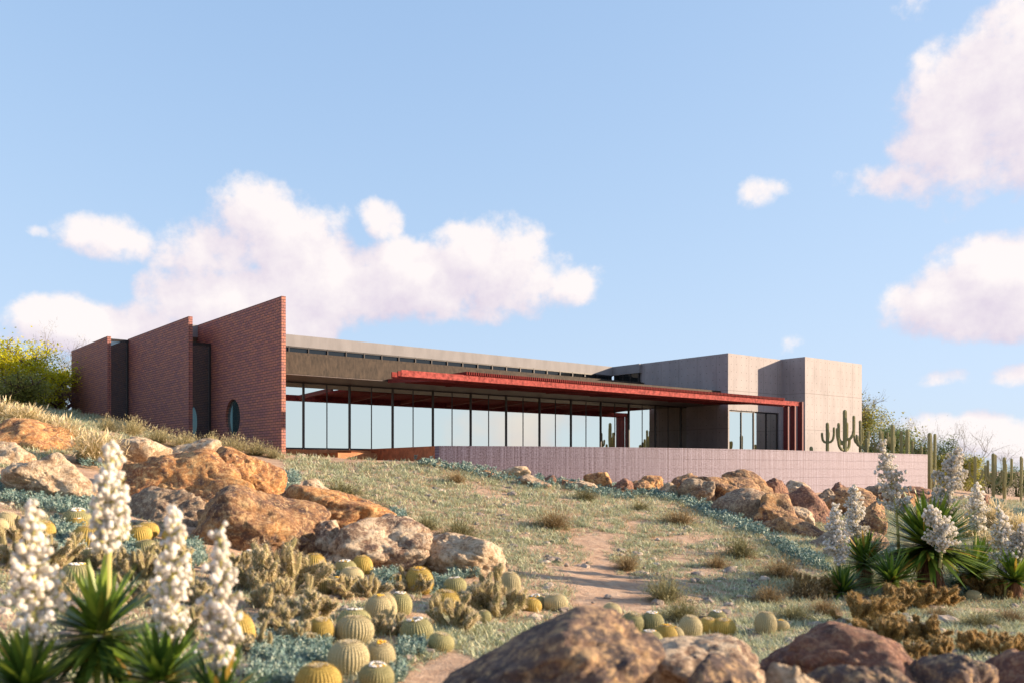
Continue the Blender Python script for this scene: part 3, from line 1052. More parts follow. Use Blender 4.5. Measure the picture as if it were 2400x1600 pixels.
# ------------------------------------------------------------------ plant materials and shapes
def plant_mat(name, stops, rough=.7, attr='tint', trans=0.0, sat=1.0, spec=.3):
    """colour from the per-plant attribute 'tint' (0..1, leaf to leaf variety)"""
    m, t, b = new_mat(name)
    a = nd(t, 'ShaderNodeAttribute'); a.attribute_name = attr
    c = ramp(t, a.outputs['Fac'], stops)
    oi = nd(t, 'ShaderNodeObjectInfo')
    hs = nd(t, 'ShaderNodeHueSaturation')
    t.links.new(c, hs.inputs['Color'])
    t.links.new(mth(t, 'ADD', .86, mth(t, 'MULTIPLY', oi.outputs['Random'], .28)), hs.inputs['Value'])
    c = hs.outputs[0]
    t.links.new(c, b.inputs['Base Color'])
    b.inputs['Roughness'].default_value = rough
    b.inputs['Specular IOR Level'].default_value = spec
    if trans:
        tr = nd(t, 'ShaderNodeBsdfTranslucent'); t.links.new(c, tr.inputs[0])
        mxs = nd(t, 'ShaderNodeMixShader'); mxs.inputs[0].default_value = trans
        out = t.nodes['Material Output']
        t.links.new(b.outputs[0], mxs.inputs[1]); t.links.new(tr.outputs[0], mxs.inputs[2])
        t.links.new(mxs.outputs[0], out.inputs[0])
    return m

class PB:
    """numpy plant builder: vertices, polygons and one tint value per vertex"""
    def __init__(s):
        s.v, s.f, s.t, s.n = [], [], [], 0
    def add(s, V, Fc, tint):
        V = np.asarray(V, float).reshape(-1, 3)
        s.v.append(V)
        s.t.append(np.full(len(V), tint, float) if np.isscalar(tint) else np.asarray(tint, float))
        s.f.extend([tuple(int(i) + s.n for i in f) for f in Fc])
        s.n += len(V)
    def mesh(s, name, mat, smooth=False):
        me = bpy.data.meshes.new(name)
        V = np.concatenate(s.v)
        me.from_pydata(V.tolist(), [], s.f)
        at_ = me.attributes.new('tint', 'FLOAT', 'POINT')
        at_.data.foreach_set('value', np.concatenate(s.t).astype(np.float32))
        if smooth:
            me.polygons.foreach_set('use_smooth', [True] * len(me.polygons))
        me.materials.append(mat)
        me.update()
        return me

def blades(pb, base, dirs, length, width, droop, tint, seg=3, taper=1.0, vfold=0.0):
    """many narrow curved leaves; base (n,3), dirs (n,3) unit, length/width/droop/tint (n,)"""
    n = len(base)
    up = np.array([0, 0, 1.0])
    side = np.cross(dirs, up)
    sl = np.linalg.norm(side, axis=1)
    bad = sl < 1e-3
    side[bad] = [1, 0, 0]; sl[bad] = 1
    side /= sl[:, None]
    nrm = np.cross(side, dirs)
    pts = []
    for k in range(seg + 1):
        s = k / seg
        c = base + dirs * (length * s)[:, None] - up[None] * (droop * length * s * s)[:, None]
        w = width * (1 - s ** 2.6) if taper else width * np.ones(n)
        if k < seg or not taper:
            fold = nrm * (vfold * w)[:, None]
            pts.append(np.stack([c - side * w[:, None] / 2 + fold, c + side * w[:, None] / 2 + fold], 1))
        else:
            pts.append(c[:, None])
    per = 2 * seg + 1 if taper else 2 * seg + 2
    V = np.concatenate(pts, 1).reshape(-1, 3)
    Fc = []
    for i in range(n):
        o = i * per
        for k in range(seg - 1):
            Fc.append((o + 2*k, o + 2*k + 1, o + 2*k + 3, o + 2*k + 2))
        k = seg - 1
        if taper: Fc.append((o + 2*k, o + 2*k + 1, o + 2*k + 2))
        else: Fc.append((o + 2*k, o + 2*k + 1, o + 2*k + 3, o + 2*k + 2))
    pb.add(V, Fc, np.repeat(tint, per))

def sphere_dirs(rg, n, zmin=0.0, zmax=1.0):
    z = rg.uniform(zmin, zmax, n); a = rg.uniform(0, 2 * math.pi, n)
    r = np.sqrt(np.maximum(0, 1 - z * z))
    return np.stack([r * np.cos(a), r * np.sin(a), z], 1)

def tube(pb, path, radii, sides=7, tint=.5, ribs=0, rib_depth=.12, cap=True):
    path = np.asarray(path, float); m = len(path)
    tan = np.gradient(path, axis=0)
    tan /= np.linalg.norm(tan, axis=1)[:, None] + 1e-9
    ref = np.array([1.0, 0.0, 0.0]) if abs(tan[0][0]) < .8 else np.array([0, 1.0, 0])
    V, T = [], []
    for i in range(m):
        a = np.cross(tan[i], ref); a /= np.linalg.norm(a) + 1e-9
        b = np.cross(tan[i], a)
        ref = np.cross(a, tan[i]) if False else ref
        for k in range(sides):
            th = 2 * math.pi * k / sides
            r = radii[i]
            tt = tint
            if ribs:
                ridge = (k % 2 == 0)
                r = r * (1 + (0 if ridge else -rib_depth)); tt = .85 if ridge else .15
            V.append(path[i] + r * (math.cos(th) * a + math.sin(th) * b)); T.append(tt)
    Fc = []
    for i in range(m - 1):
        for k in range(sides):
            k2 = (k + 1) % sides
            Fc.append((i * sides + k, i * sides + k2, (i + 1) * sides + k2, (i + 1) * sides + k))
    if cap:
        V.append(path[-1] + tan[-1] * radii[-1] * .5); T.append(tint)
        e = len(V) - 1
        for k in range(sides):
            Fc.append(((m - 1) * sides + k, (m - 1) * sides + (k + 1) % sides, e))
    pb.add(V, Fc, np.array(T))

def instance(proto, loc, rotz=0.0, scale=1.0, tilt=(0, 0), label=None, group=None, first=[None]):
    """a copy of a plant: the top object and copies of each of its parts and sub-parts"""
    r = proto.copy(); C.objects.link(r)
    r.location = loc
    r.rotation_euler = (tilt[0], tilt[1], rotz)
    r.scale = (scale, scale, scale) if np.isscalar(scale) else scale
    if label: r['label'] = label
    if group: r['group'] = group
    for ch in PARTS.get(proto.name, []):
        c = ch.copy(); C.objects.link(c); c.parent = r
        for g in PARTS.get(ch.name, []):
            d = g.copy(); C.objects.link(d); d.parent = c
    return r
PARTS = {}
class Kind:
    """a prototype that is not linked to the scene until it is placed"""
    def __init__(s, name, me, cat, group, parts=()):
        s.o = bpy.data.objects.new(name, me)
        s.o['category'] = cat; s.o['group'] = group
        s.name = name; s.parts = []
        for p in parts:
            pn, pm, subs = p[0], p[1], (p[2] if len(p) > 2 else ())
            po = bpy.data.objects.new(pn, pm)
            sl_ = [bpy.data.objects.new(a, b) for a, b in subs]
            s.parts.append((po, sl_))
    def place(s, loc, rotz=0.0, scale=1.0, tilt=(0, 0), label=None, skip=()):
        r = s.o.copy(); r.name = s.name
        C.objects.link(r)
        r.location = loc
        r.rotation_euler = (tilt[0], tilt[1], rotz)
        r.scale = (scale,) * 3 if np.isscalar(scale) else scale
        r['label'] = label
        for i, (po, subs) in enumerate(s.parts):
            if i in skip: continue
            c = po.copy(); C.objects.link(c); c.parent = r
            for g in subs:
                d = g.copy(); C.objects.link(d); d.parent = c
        return r

# ---- barrel cacti
M_BARREL = {
 'g': plant_mat('green_barrel_skin', [(0, (.145, .155, .065)), (.5, (.27, .26, .12)), (1, (.54, .46, .24))]),
 'y': plant_mat('golden_barrel_skin', [(0, (.26, .20, .045)), (.5, (.40, .29, .07)), (1, (.58, .42, .13))]),
 'p': plant_mat('pale_barrel_skin', [(0, (.30, .265, .14)), (.5, (.42, .36, .20)), (1, (.60, .52, .32))]),
}
M_WOOL = plant_mat('woolly_crown', [(0, (.62, .50, .28)), (.5, (.80, .70, .50)), (1, (.86, .82, .74))])
M_BLOOM = plant_mat('cactus_bloom', [(0, (.80, .40, .05)), (.35, (.85, .60, .06)), (.6, (.84, .80, .76)), (1, (.90, .88, .86))])
def barrel_mesh(kind, seed):
    rg = np.random.default_rng(seed)
    pb = PB()
    ribs, seg = 34, 14
    nt = ribs * 4
    prof = []
    for i in range(seg + 1):
        a = math.pi * (i / seg)
        r = math.sin(a) ** .82 if 0 < i < seg else 0.02
        z = -math.cos(a)
        prof.append((r, z * .93 + .80 - (.10 * math.exp(-(r / .3) ** 2) if z > 0 else 0)))
    V, T = [], []
    for i, (r, z) in enumerate(prof):
        for k in range(nt):
            th = 2 * math.pi * k / nt
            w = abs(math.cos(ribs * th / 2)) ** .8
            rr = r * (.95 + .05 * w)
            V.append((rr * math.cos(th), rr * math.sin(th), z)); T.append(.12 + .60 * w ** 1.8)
    Fc = []
    for i in range(seg):
        for k in range(nt):
            k2 = (k + 1) % nt
            Fc.append((i * nt + k, i * nt + k2, (i + 1) * nt + k2, (i + 1) * nt + k))
    pb.add(V, Fc, np.array(T))
    # spines in clusters along every rib
    B, D = [], []
    for k in range(ribs):
        th = 2 * math.pi * k / ribs
        for j in range(15):
            a = math.pi * (.14 + .83 * (j + rg.uniform(-.2, .2)) / 15)
            r = math.sin(a) ** .82; z = -math.cos(a) * .93 + .80
            if z < .0: continue
            n = np.array([math.sin(a) * math.cos(th), math.sin(a) * math.sin(th), -math.cos(a)])
            for s in range(8):
                d = n + rg.normal(size=3) * .65; d /= np.linalg.norm(d)
                B.append((r * math.cos(th), r * math.sin(th), z)); D.append(d)
    B, D = np.array(B), np.array(D)
    blades(pb, B, D, rg.uniform(.10, .17, len(B)), np.full(len(B), .017), np.zeros(len(B)), rg.uniform(.75, 1, len(B)), seg=1)
    return pb.mesh('barrel_cactus', M_BARREL[kind], False)
def crown_mesh(seed):
    rg = np.random.default_rng(seed)
    pb = PB()
    n = 420
    a = rg.uniform(0, 2*math.pi, n); r = np.sqrt(rg.uniform(0, 1, n)) * .46
    B = np.stack([r*np.cos(a), r*np.sin(a), 1.745 - .07 * (r / .46) ** 3 - .10*np.exp(-(r/.16)**2)], 1)
    D = sphere_dirs(rg, n, .3, 1)
    blades(pb, B - D * .03, D, rg.uniform(.05, .11, n), np.full(n, .05), np.zeros(n), rg.uniform(0, .8, n), seg=1)
    return pb.mesh('woolly_crown', M_WOOL)
def bloom_mesh(seed, white):
    rg = np.random.default_rng(seed)
    pb = PB()
    V, Fc = ico(1)
    n = 34 if white else 9
    for i in range(n):
        a = 2*math.pi*i/n + rg.uniform(-.2, .2); r = rg.uniform(.30, .46) if white else rg.uniform(.08, .3)
        c = np.array([r*math.cos(a), r*math.sin(a), 1.765 - .07*(r/.46)**3])
        s = rg.uniform(.055, .10)
        pb.add(V * np.array([s, s, s*.8]) + c, Fc, rg.uniform(.6, 1) if (white and rg.random() < .82) else rg.uniform(0, .35))
    return pb.mesh('flower', M_BLOOM)
BK = {}
for kd in 'gyp':
    for fl in 'wyn':
        parts = [('woolly_crown', crown_mesh(5 + ord(kd)))]
        if fl != 'n':
            parts.append(('flower_ring', bloom_mesh(ord(kd) * 3 + ord(fl), fl == 'w')))
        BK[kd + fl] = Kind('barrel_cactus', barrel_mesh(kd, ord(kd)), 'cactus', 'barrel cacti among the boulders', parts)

# centre x, top y, width, bottom y (photo px), kind, flowers, lean to the right (deg), label
BARRELS = [
 (737,1303,58,1360,'y','n',6,'golden barrel cactus against the right foot of the dark brown boulder'),
 (810,1316,54,1359,'g','w',0,'green white-crowned barrel cactus left of the one under the speckled boulder'),
 (852,1306,48,1352,'y','n',8,'plain golden barrel cactus touching the speckled boulder'),
 (824,1332,54,1372,'p','n',-4,'pale barrel cactus in front of the white-crowned one by the speckled boulder'),
 (754,1355,54,1398,'g','n',-6,'dull green barrel cactus half behind beige cholla below the dark brown boulder'),
 (789,1362,50,1392,'p','y',4,'squat pale barrel cactus with small yellow flower, right of the dull green one'),
 (842,1367,46,1398,'p','n',20,'tilted pale barrel cactus behind cholla, below the speckled boulder'),
 (982,1335,66,1398,'y','y',6,'tall golden barrel cactus below the gap of the two cream boulders'),
 (930,1348,38,1378,'y','n',0,'small yellow barrel cactus left of the tall golden one'),
 (1068,1363,54,1396,'g','w',0,'green white-crowned barrel cactus under the low cream boulder'),
 (1086,1391,46,1430,'g','w',0,'second green white-crowned barrel cactus, just under the first one by the cream boulder'),
 (1042,1388,72,1448,'y','n',-6,'broad golden barrel cactus behind grey-beige cholla in the middle'),
 (938,1393,54,1448,'g','w',0,'green barrel cactus with white flower ring behind the big pale pair'),
 (884,1400,62,1464,'p','y',6,'big pale barrel cactus, left of the overlapping pale pair'),
 (906,1397,52,1462,'p','n',10,'pale barrel cactus on the right of the overlapping pale pair'),
 (830,1432,78,1490,'g','w',0,'large green barrel cactus with white flower ring behind the front pale ones'),
 (830,1462,90,1516,'p','n',0,'pale barrel cactus with a flat bare top, middle of the front stack'),
 (817,1508,96,1588,'p','n',0,'frontmost big pale barrel cactus with an open woolly crown'),
 (888,1506,70,1580,'p','y',6,'pale barrel cactus with orange flower leaning on the frontmost big one'),
 (979,1460,76,1510,'g','w',0,'green barrel cactus with white ring alone left of the huge dark boulder'),
 (750,1450,60,1512,'y','n',-14,'yellow green barrel cactus leaning left beside the blue ground cover at the bottom'),
 (1196,1345,50,1398,'p','n',0,'pale barrel cactus standing above the dark cholla by the cream boulder'),
 (1112,1376,42,1428,'g','n',0,'green barrel cactus hidden left of the dark cholla'),
 (1135,1432,34,1462,'g','n',0,'small ribbed barrel cactus under the dark cholla'),
 (1256,1402,44,1428,'g','w',0,'small white-crowned barrel cactus left of the one over the huge dark boulder'),
 (1245,1418,48,1440,'y','y',0,'flat golden barrel cactus with yellow flower at the edge of the huge dark boulder'),
 (1303,1402,56,1436,'p','n',0,'pale barrel cactus peeping over the huge dark boulder, left of its peak'),
 (1030,1492,60,1530,'g','n',12,'half hidden barrel cactus behind the left slope of the huge dark boulder'),
 (881,1572,80,1618,'g','w',0,'green barrel cactus with white ring cut by the bottom edge'),
 (747,1590,104,1640,'y','n',0,'golden barrel cactus dome cut by the bottom edge'),
 (1430,1416,46,1456,'p','n',14,'leaning pale barrel cactus just right of the huge boulder peak'),
 (1478,1438,54,1486,'g','n',14,'leaning green barrel cactus, second right of the huge boulder peak'),
 (1528,1438,54,1486,'g','w',0,'ribbed green barrel cactus with white ring at the back of the front group'),
 (1524,1482,58,1524,'g','w',0,'low dark green barrel cactus with white ring, nearest the cream edged boulder'),
 (1560,1468,54,1516,'y','y',0,'golden barrel cactus with a yellow flower between two others above the cream edged boulder'),
 (1588,1472,36,1508,'p','y',10,'small pale barrel cactus right of the golden one above the cream edged boulder'),
 (1614,1447,54,1502,'p','n',0,'tall pale barrel cactus in the middle of the row above the boulders'),
 (1660,1450,46,1490,'y','n',-6,'bright yellow ribbed barrel cactus right of the tall pale one'),
 (1680,1440,44,1466,'g','w',0,'small green white-crowned barrel cactus behind the bright yellow cluster'),
 (1690,1456,38,1484,'y','n',10,'bright yellow barrel cactus at the right of the yellow cluster'),
 (1696,1474,54,1492,'y','n',0,'flat yellow barrel cactus at the front of the yellow cluster'),
 (1568,1464,30,1486,'g','n',0,'tiny green barrel cactus behind the front row'),
 (1793,1438,50,1492,'p','n',2,'tall lone pale barrel cactus by the reddish dome boulder'),
 (1830,1458,38,1482,'p','y',6,'small pale barrel cactus right of the lone tall one by the dome boulder'),
 (180,1199,60,1240,'g','w',0,'green white-crowned barrel cactus near the shaded blue ground cover at left'),
 (204,1237,70,1290,'y','n',6,'golden tilted barrel cactus left of the tall left bloom stalk'),
 (277,1226,50,1286,'g','n',4,'dark green barrel cactus in shade right of the tall left bloom stalk'),
 (182,1224,42,1248,'y','w',0,'small yellow white-crowned barrel cactus in front of the shaded green one at left'),
 (15,1203,50,1246,'p','n',6,'pale barrel cactus at the left edge above the cholla'),
 (-4,1218,40,1254,'p','n',0,'pale barrel cactus cut by the left edge'),
 (104,1226,44,1276,'y','n',-4,'yellow green barrel cactus beside the leftmost bloom'),
 (74,1238,40,1276,'y','n',0,'yellow barrel cactus behind the leftmost bloom'),
 (212,1289,46,1322,'g','w',4,'small white-ringed barrel cactus under the golden tilted one at left'),
 (180,1325,74,1380,'g','w',0,'large green white-ringed barrel cactus above the left yucca leaves'),
 (329,1252,56,1276,'y','n',0,'flat bright yellow barrel cactus at the foot of the grey brown boulder'),
 (346,1238,50,1264,'y','n',0,'bright yellow ribbed barrel cactus behind the flat one by the grey brown boulder'),
 (344,1270,54,1308,'g','n',0,'green barrel cactus with golden ribs below the flat yellow one'),
 (406,1250,54,1280,'y','n',0,'yellow barrel cactus behind the middle left bloom'),
 (570,1444,68,1526,'y','n',-10,'dark golden barrel cactus right of the third bloom stalk'),
 (472,1530,90,1604,'g','w',0,'pale green white-ringed barrel cactus low between the two right bloom stalks of the left group'),
 (530,1516,44,1568,'y','n',8,'yellow barrel cactus behind the foot of the third bloom stalk'),
 (586,1292,48,1330,'g','w',0,'green white-ringed barrel cactus under the dark brown boulder, left'),
 (2280,1392,34,1410,'p','n',0,'small pale barrel cactus below the far right yuccas'),
]
def barrels():
    rg = random.Random(11)
    for (cx, yt, w, yb, kd, fl, lean, label) in BARRELS:
        X, Y, Z = gp(cx, yb - .12 * w)
        R = w * Y / F / 2 / .97
        X = (cx - CX) / F * Y
        top = (HY - yt) / F * Y
        hz = max(.80, min(1.5, 1.12 * (top - Z) / (1.70 * R)))
        BK[kd + fl].place((X, Y, Z - .04 * R), rg.uniform(0, 6.28), (R, R, R * hz), (rg.uniform(-.05, .22), math.radians(lean)), label)
barrels()

# ---- cholla
def cholla_mesh(seed, mat, spread=1.0):
    rg = np.random.default_rng(seed)
    pb = PB()
    B, D = [], []
    def joint(p, d, L, r, depth):
        d = d / np.linalg.norm(d)
        m = 5
        path = [p + d * L * i / (m - 1) + np.array([0, 0, .06 * L]) * (i / (m - 1)) ** 2 for i in range(m)]
        rad = [r * k for k in (.6, .95, 1.0, .95, .55)]
        tube(pb, path, rad, 7, rg.uniform(.1, .45))
        a = np.cross(d, [0.3, .5, .8]); a /= np.linalg.norm(a); b = np.cross(d, a)
        ns = 190
        s = rg.uniform(0, 1.05, ns); th = rg.uniform(0, 2*math.pi, ns)
        q = np.cos(th)[:, None] * a + np.sin(th)[:, None] * b
        B.append(p + d * (L * s)[:, None] + q * r * .8 + np.array([0, 0, .06 * L]) * (s ** 2)[:, None])
        dd = q + d * rg.uniform(-.2, .9, ns)[:, None] + rg.normal(size=(ns, 3)) * .35
        D.append(dd / np.linalg.norm(dd, axis=1)[:, None])
        e = path[-1]
        if depth > 0:
            for i in range(rg.integers(1, 4)):
                nd_ = d * rg.uniform(.5, 1.0) + sphere_dirs(rg, 1, .1, 1)[0] * rg.uniform(.6, 1.0)
                st = p + d * L * rg.uniform(.55, .98)
                joint(st, nd_, L * rg.uniform(.6, .9), r * .88, depth - 1)
    for i in range(9):
        d = sphere_dirs(rg, 1, .25, 1.0)[0]
        d[:2] *= spread
        joint(np.array([rg.uniform(-.15, .15), rg.uniform(-.15, .15), -.05]), d, rg.uniform(.34, .5), .075, 2)
    B, D = np.concatenate(B), np.concatenate(D)
    n = len(B)
    blades(pb, B, D, rg.uniform(.05, .10, n), np.full(n, .011), np.zeros(n), rg.uniform(.6, 1, n), seg=1)
    return pb.mesh('cholla', mat)
M_CH1 = plant_mat('beige_cholla', [(0, (.17, .16, .065)), (.45, (.32, .27, .13)), (.7, (.64, .51, .30)), (1, (.82, .70, .49))], trans=.15)
M_CH2 = plant_mat('brown_cholla', [(0, (.14, .09, .03)), (.45, (.26, .165, .05)), (.7, (.48, .31, .10)), (1, (.64, .44, .18))], trans=.15)
CH1 = [Kind('cholla', cholla_mesh(40 + i, M_CH1), 'cactus', 'beige cholla on the left slope') for i in range(3)]
CH2 = [Kind('cholla', cholla_mesh(50 + i, M_CH2), 'cactus', 'brown cholla on the right slope') for i in range(3)]
CHOLLA = [  # x, base y, height px, kind, label
 (668,1392,130,1,'tall beige cholla with a branching head in front of the dark brown boulder'),
 (600,1385,95,1,'beige cholla left of the tall one below the dark brown boulder'),
 (570,1352,70,1,'beige cholla close to the left foot of the dark brown boulder'),
 (638,1428,80,1,'pale cholla below the tall branching cholla'),
 (720,1452,95,1,'pale fuzzy cholla between the tall cholla and the green barrels'),
 (655,1488,85,1,'whitish fuzzy cholla above the bottom blue ground cover'),
 (690,1510,60,1,'low whitish cholla left of the leaning yellow green barrel'),
 (600,1530,70,1,'low fuzzy cholla right of the dark golden barrel'),
 (800,1400,62,1,'beige cholla between the squat pale barrel and the tall golden one'),
 (872,1402,58,1,'brownish cholla in front of the tilted pale barrel'),
 (955,1392,60,1,'beige cholla standing before the tall golden barrel'),
 (900,1490,60,1,'fuzzy cholla right of the flat-topped front barrel'),
 (1062,1476,86,1,'grey-beige cholla in front of the broad golden barrel'),
 (1165,1440,112,1,'dark olive cholla fanning out at the end of the low cream boulder'),
 (420,1340,80,1,'beige cholla right of the middle left bloom'),
 (330,1360,84,1,'beige cholla between the two tall left blooms'),
 (300,1420,70,1,'fuzzy cholla right of the left yucca leaves'),
 (120,1330,90,1,'beige cholla right of the leftmost bloom'),
 (60,1270,70,1,'beige cholla among the yellow barrels at far left'),
 (20,1330,90,1,'pale cholla at the left edge behind the leftmost bloom'),
 (130,1420,80,1,'pale cholla left of the left yucca leaves'),
 (235,1330,60,1,'low cholla behind the tall left bloom stalk'),
 (450,1420,80,1,'dull cholla between the two right bloom stalks of the left group'),
 (400,1500,90,1,'shaded cholla behind the foot of the middle left stalk'),
 (2015,1465,92,2,'brown cholla in front of the left yuccas'),
 (2092,1432,70,2,'brown cholla under the leaning yucca'),
 (2165,1424,84,2,'brown cholla at the foot of the tree yucca trunk'),
 (1935,1400,62,2,'brown cholla left of the front left yucca'),
 (1880,1395,60,2,'thin brown cholla at the end of the dry bushes'),
 (2045,1505,84,2,'brown cholla in the middle of the right cholla drift'),
 (2105,1505,80,2,'brown cholla right of the middle of the right cholla drift'),
 (2175,1510,76,2,'golden brown cholla right end of the middle drift'),
 (2120,1545,60,2,'low brown cholla over the reddish dome boulder'),
 (2215,1545,64,2,'golden brown cholla above the dark purple boulder'),
 (2270,1535,66,2,'golden cholla above the gap left of the corner boulder'),
 (2345,1540,72,2,'golden cholla above the corner boulder'),
 (2390,1530,60,2,'golden cholla at the right edge above the corner boulder'),
 (2230,1420,44,2,'small brown cholla right of the tree yucca trunk'),
 (2300,1392,62,2,'brown cholla below the right yuccas'),
 (2345,1400,60,2,'brown cholla near the right edge below the yuccas'),
]
def chollas():
    rg = random.Random(5)
    for i, (x, yb, h, k, label) in enumerate(CHOLLA):
        X, Y, Z = gp(x, yb)
        s = 1.06 * h * Y / F / 1.02
        (CH1 if k == 1 else CH2)[i % 3].place((X, Y, Z), rg.uniform(0, 6.28), (s * 1.15, s * 1.15, s), (0, 0), label)
chollas()

# ---- yuccas
M_LEAF = plant_mat('yucca_leaf', [(0, (.035, .085, .018)), (.5, (.14, .24, .028)), (.85, (.29, .38, .05)), (1, (.50, .32, .06))], .45, trans=.25, spec=.5)
M_DRYL = plant_mat('dead_yucca_leaf', [(0, (.10, .045, .025)), (1, (.30, .15, .08))], .85)
M_STALK = plant_mat('flower_stalk', [(0, (.30, .30, .09)), (1, (.46, .42, .15))], .6)
M_PETAL = plant_mat('white_bell_flower', [(0, (.52, .46, .34)), (.2, (.72, .68, .59)), (.6, (.84, .81, .75)), (1, (.90, .88, .84))], .7, trans=.5)
def rosette(seed, n=150, zmin=-.25, L=(.75, 1.05), W_=.075, old=.06, z0=0.0):
    rg = np.random.default_rng(seed)
    pb = PB()
    d = sphere_dirs(rg, n, zmin, .98)
    base = np.stack([d[:, 0] * .05, d[:, 1] * .05, z0 + d[:, 2] * .08], 1)
    l = rg.uniform(*L, n)
    tint = np.clip(rg.uniform(0, .85, n), 0, 1)
    tint[rg.random(n) < old] = 1.0
    blades(pb, base, d, l, rg.uniform(.8, 1.15, n) * W_, rg.uniform(.02, .20, n), tint, seg=4, vfold=.0)
    return pb.mesh('leaf_rosette', M_LEAF)
def yucca_trunk(seed, h, r):
    rg = np.random.default_rng(seed)
    pb = PB()
    tube(pb, [(0, 0, -.1), (0.02, 0, h * .4), (0, .01, h * .8), (0, 0, h)], [r * 1.25, r, r, r * .9], 10, .3)
    n = 520
    z = rg.uniform(.12 * h, h * 1.05, n); a = rg.uniform(0, 2*math.pi, n)
    k = np.clip((z / h - .35) / .7, 0, 1)
    d = np.stack([np.cos(a) * (.25 + .75 * k), np.sin(a) * (.25 + .75 * k), np.full(n, -.75)], 1)
    d /= np.linalg.norm(d, axis=1)[:, None]
    b = np.stack([np.cos(a) * r, np.sin(a) * r, z], 1)
    blades(pb, b, d, rg.uniform(.25, .5, n) * min(1, h), np.full(n, .022), rg.uniform(.3, .9, n), rg.uniform(0, 1, n), seg=3)
    return pb.mesh('trunk', M_DRYL)
def panicle(seed, stem, length, width, dens=1.0, lean=0.0, bl=1.0):
    """flower stalk with drooping white bells"""
    rg = np.random.default_rng(seed)
    ps, pf = PB(), PB()
    H = stem + length
    def ax(z):
        return np.array([lean * z * z / H, .02 * math.sin(z * 2 + seed), z])
    zs = np.linspace(-.3, H, 14)
    tube(ps, [ax(z) for z in zs], np.linspace(.032, .008, 14), 6, .6)
    V, Fc = ico(1)
    nb = int(64 * dens)
    for i in range(nb):
        s = (i + rg.uniform(0, 1)) / nb
        z = stem + length * s
        prof = (math.sin(math.pi * min(1, (s * .84 + .16)) ** .75)) ** .8
        Lb = width * max(.16, prof) * rg.uniform(.7, 1.15)
        a = rg.uniform(0, 2*math.pi)
        d = np.array([math.cos(a), math.sin(a), rg.uniform(.2, .7)]); d /= np.linalg.norm(d)
        p0 = ax(z)
        tube(ps, [p0, p0 + d * Lb * .6, p0 + d * Lb + np.array([0, 0, .02])], [.008, .006, .004], 4, .7, cap=False)
        nf = max(3, int(Lb / .0155))
        for j in range(nf):
            q = p0 + d * Lb * (j + rg.uniform(.4, 1.2)) / nf + rg.normal(size=3) * .024 - np.array([0, 0, .018])
            sc_ = rg.uniform(.012, .022) * bl
            R = V * np.array([sc_, sc_, sc_ * 1.4])
            R[:, :2] *= (1 + .35 * (V[:, 2] < -.2))[:, None]
            pf.add(R + q, Fc, rg.uniform(.1, 1))
    return ps.mesh('flower_stalk', M_STALK), pf.mesh('blossoms', M_PETAL, True)

def yucca(name, label, base, R, trunk_h, stalks, seed, n=150, zmin=-.2, tilt=(0, 0), leaf_w=.075, low=False):
    """base: world point on the ground; stalks: list of (stem, length, width, lean, offset x)"""
    root = empty('yucca', base, label, 'yucca', 'flowering yuccas')
    root.rotation_euler = (tilt[0], tilt[1], seed * 1.3)
    me = rosette(seed, int(n * 1.8), zmin, ((1.08 if low else .95) * R, (1.5 if low else 1.30) * R), leaf_w * R * (2.0 if low else 1.45), .05, trunk_h)
    o = bpy.data.objects.new('leaf_rosette', me); C.objects.link(o); o.parent = root
    o.rotation_euler = (0, 0, 0)
    if trunk_h > .12 and not low:
        o = bpy.data.objects.new('trunk', yucca_trunk(seed, trunk_h, .14 * min(1.0, max(.5, trunk_h)))); C.objects.link(o); o.parent = root
    for i, (stem, L, Wd, lean, ox, oy) in enumerate(stalks):
        sm, bl = panicle(seed * 5 + i, stem, L, Wd, 1.0 if low else 1.05, lean, 1.0 if low else 1.2)
        o = bpy.data.objects.new('flower_stalk', sm); C.objects.link(o); o.parent = root
        # undo the root's turn so leans stay in world directions
        c, s_ = math.cos(-seed * 1.3), math.sin(-seed * 1.3)
        o.location = (ox * c - oy * s_, ox * s_ + oy * c, trunk_h)
        o.rotation_euler = (0, 0, -seed * 1.3)
        q = bpy.data.objects.new('blossoms', bl); C.objects.link(q); q.parent = o
    return root

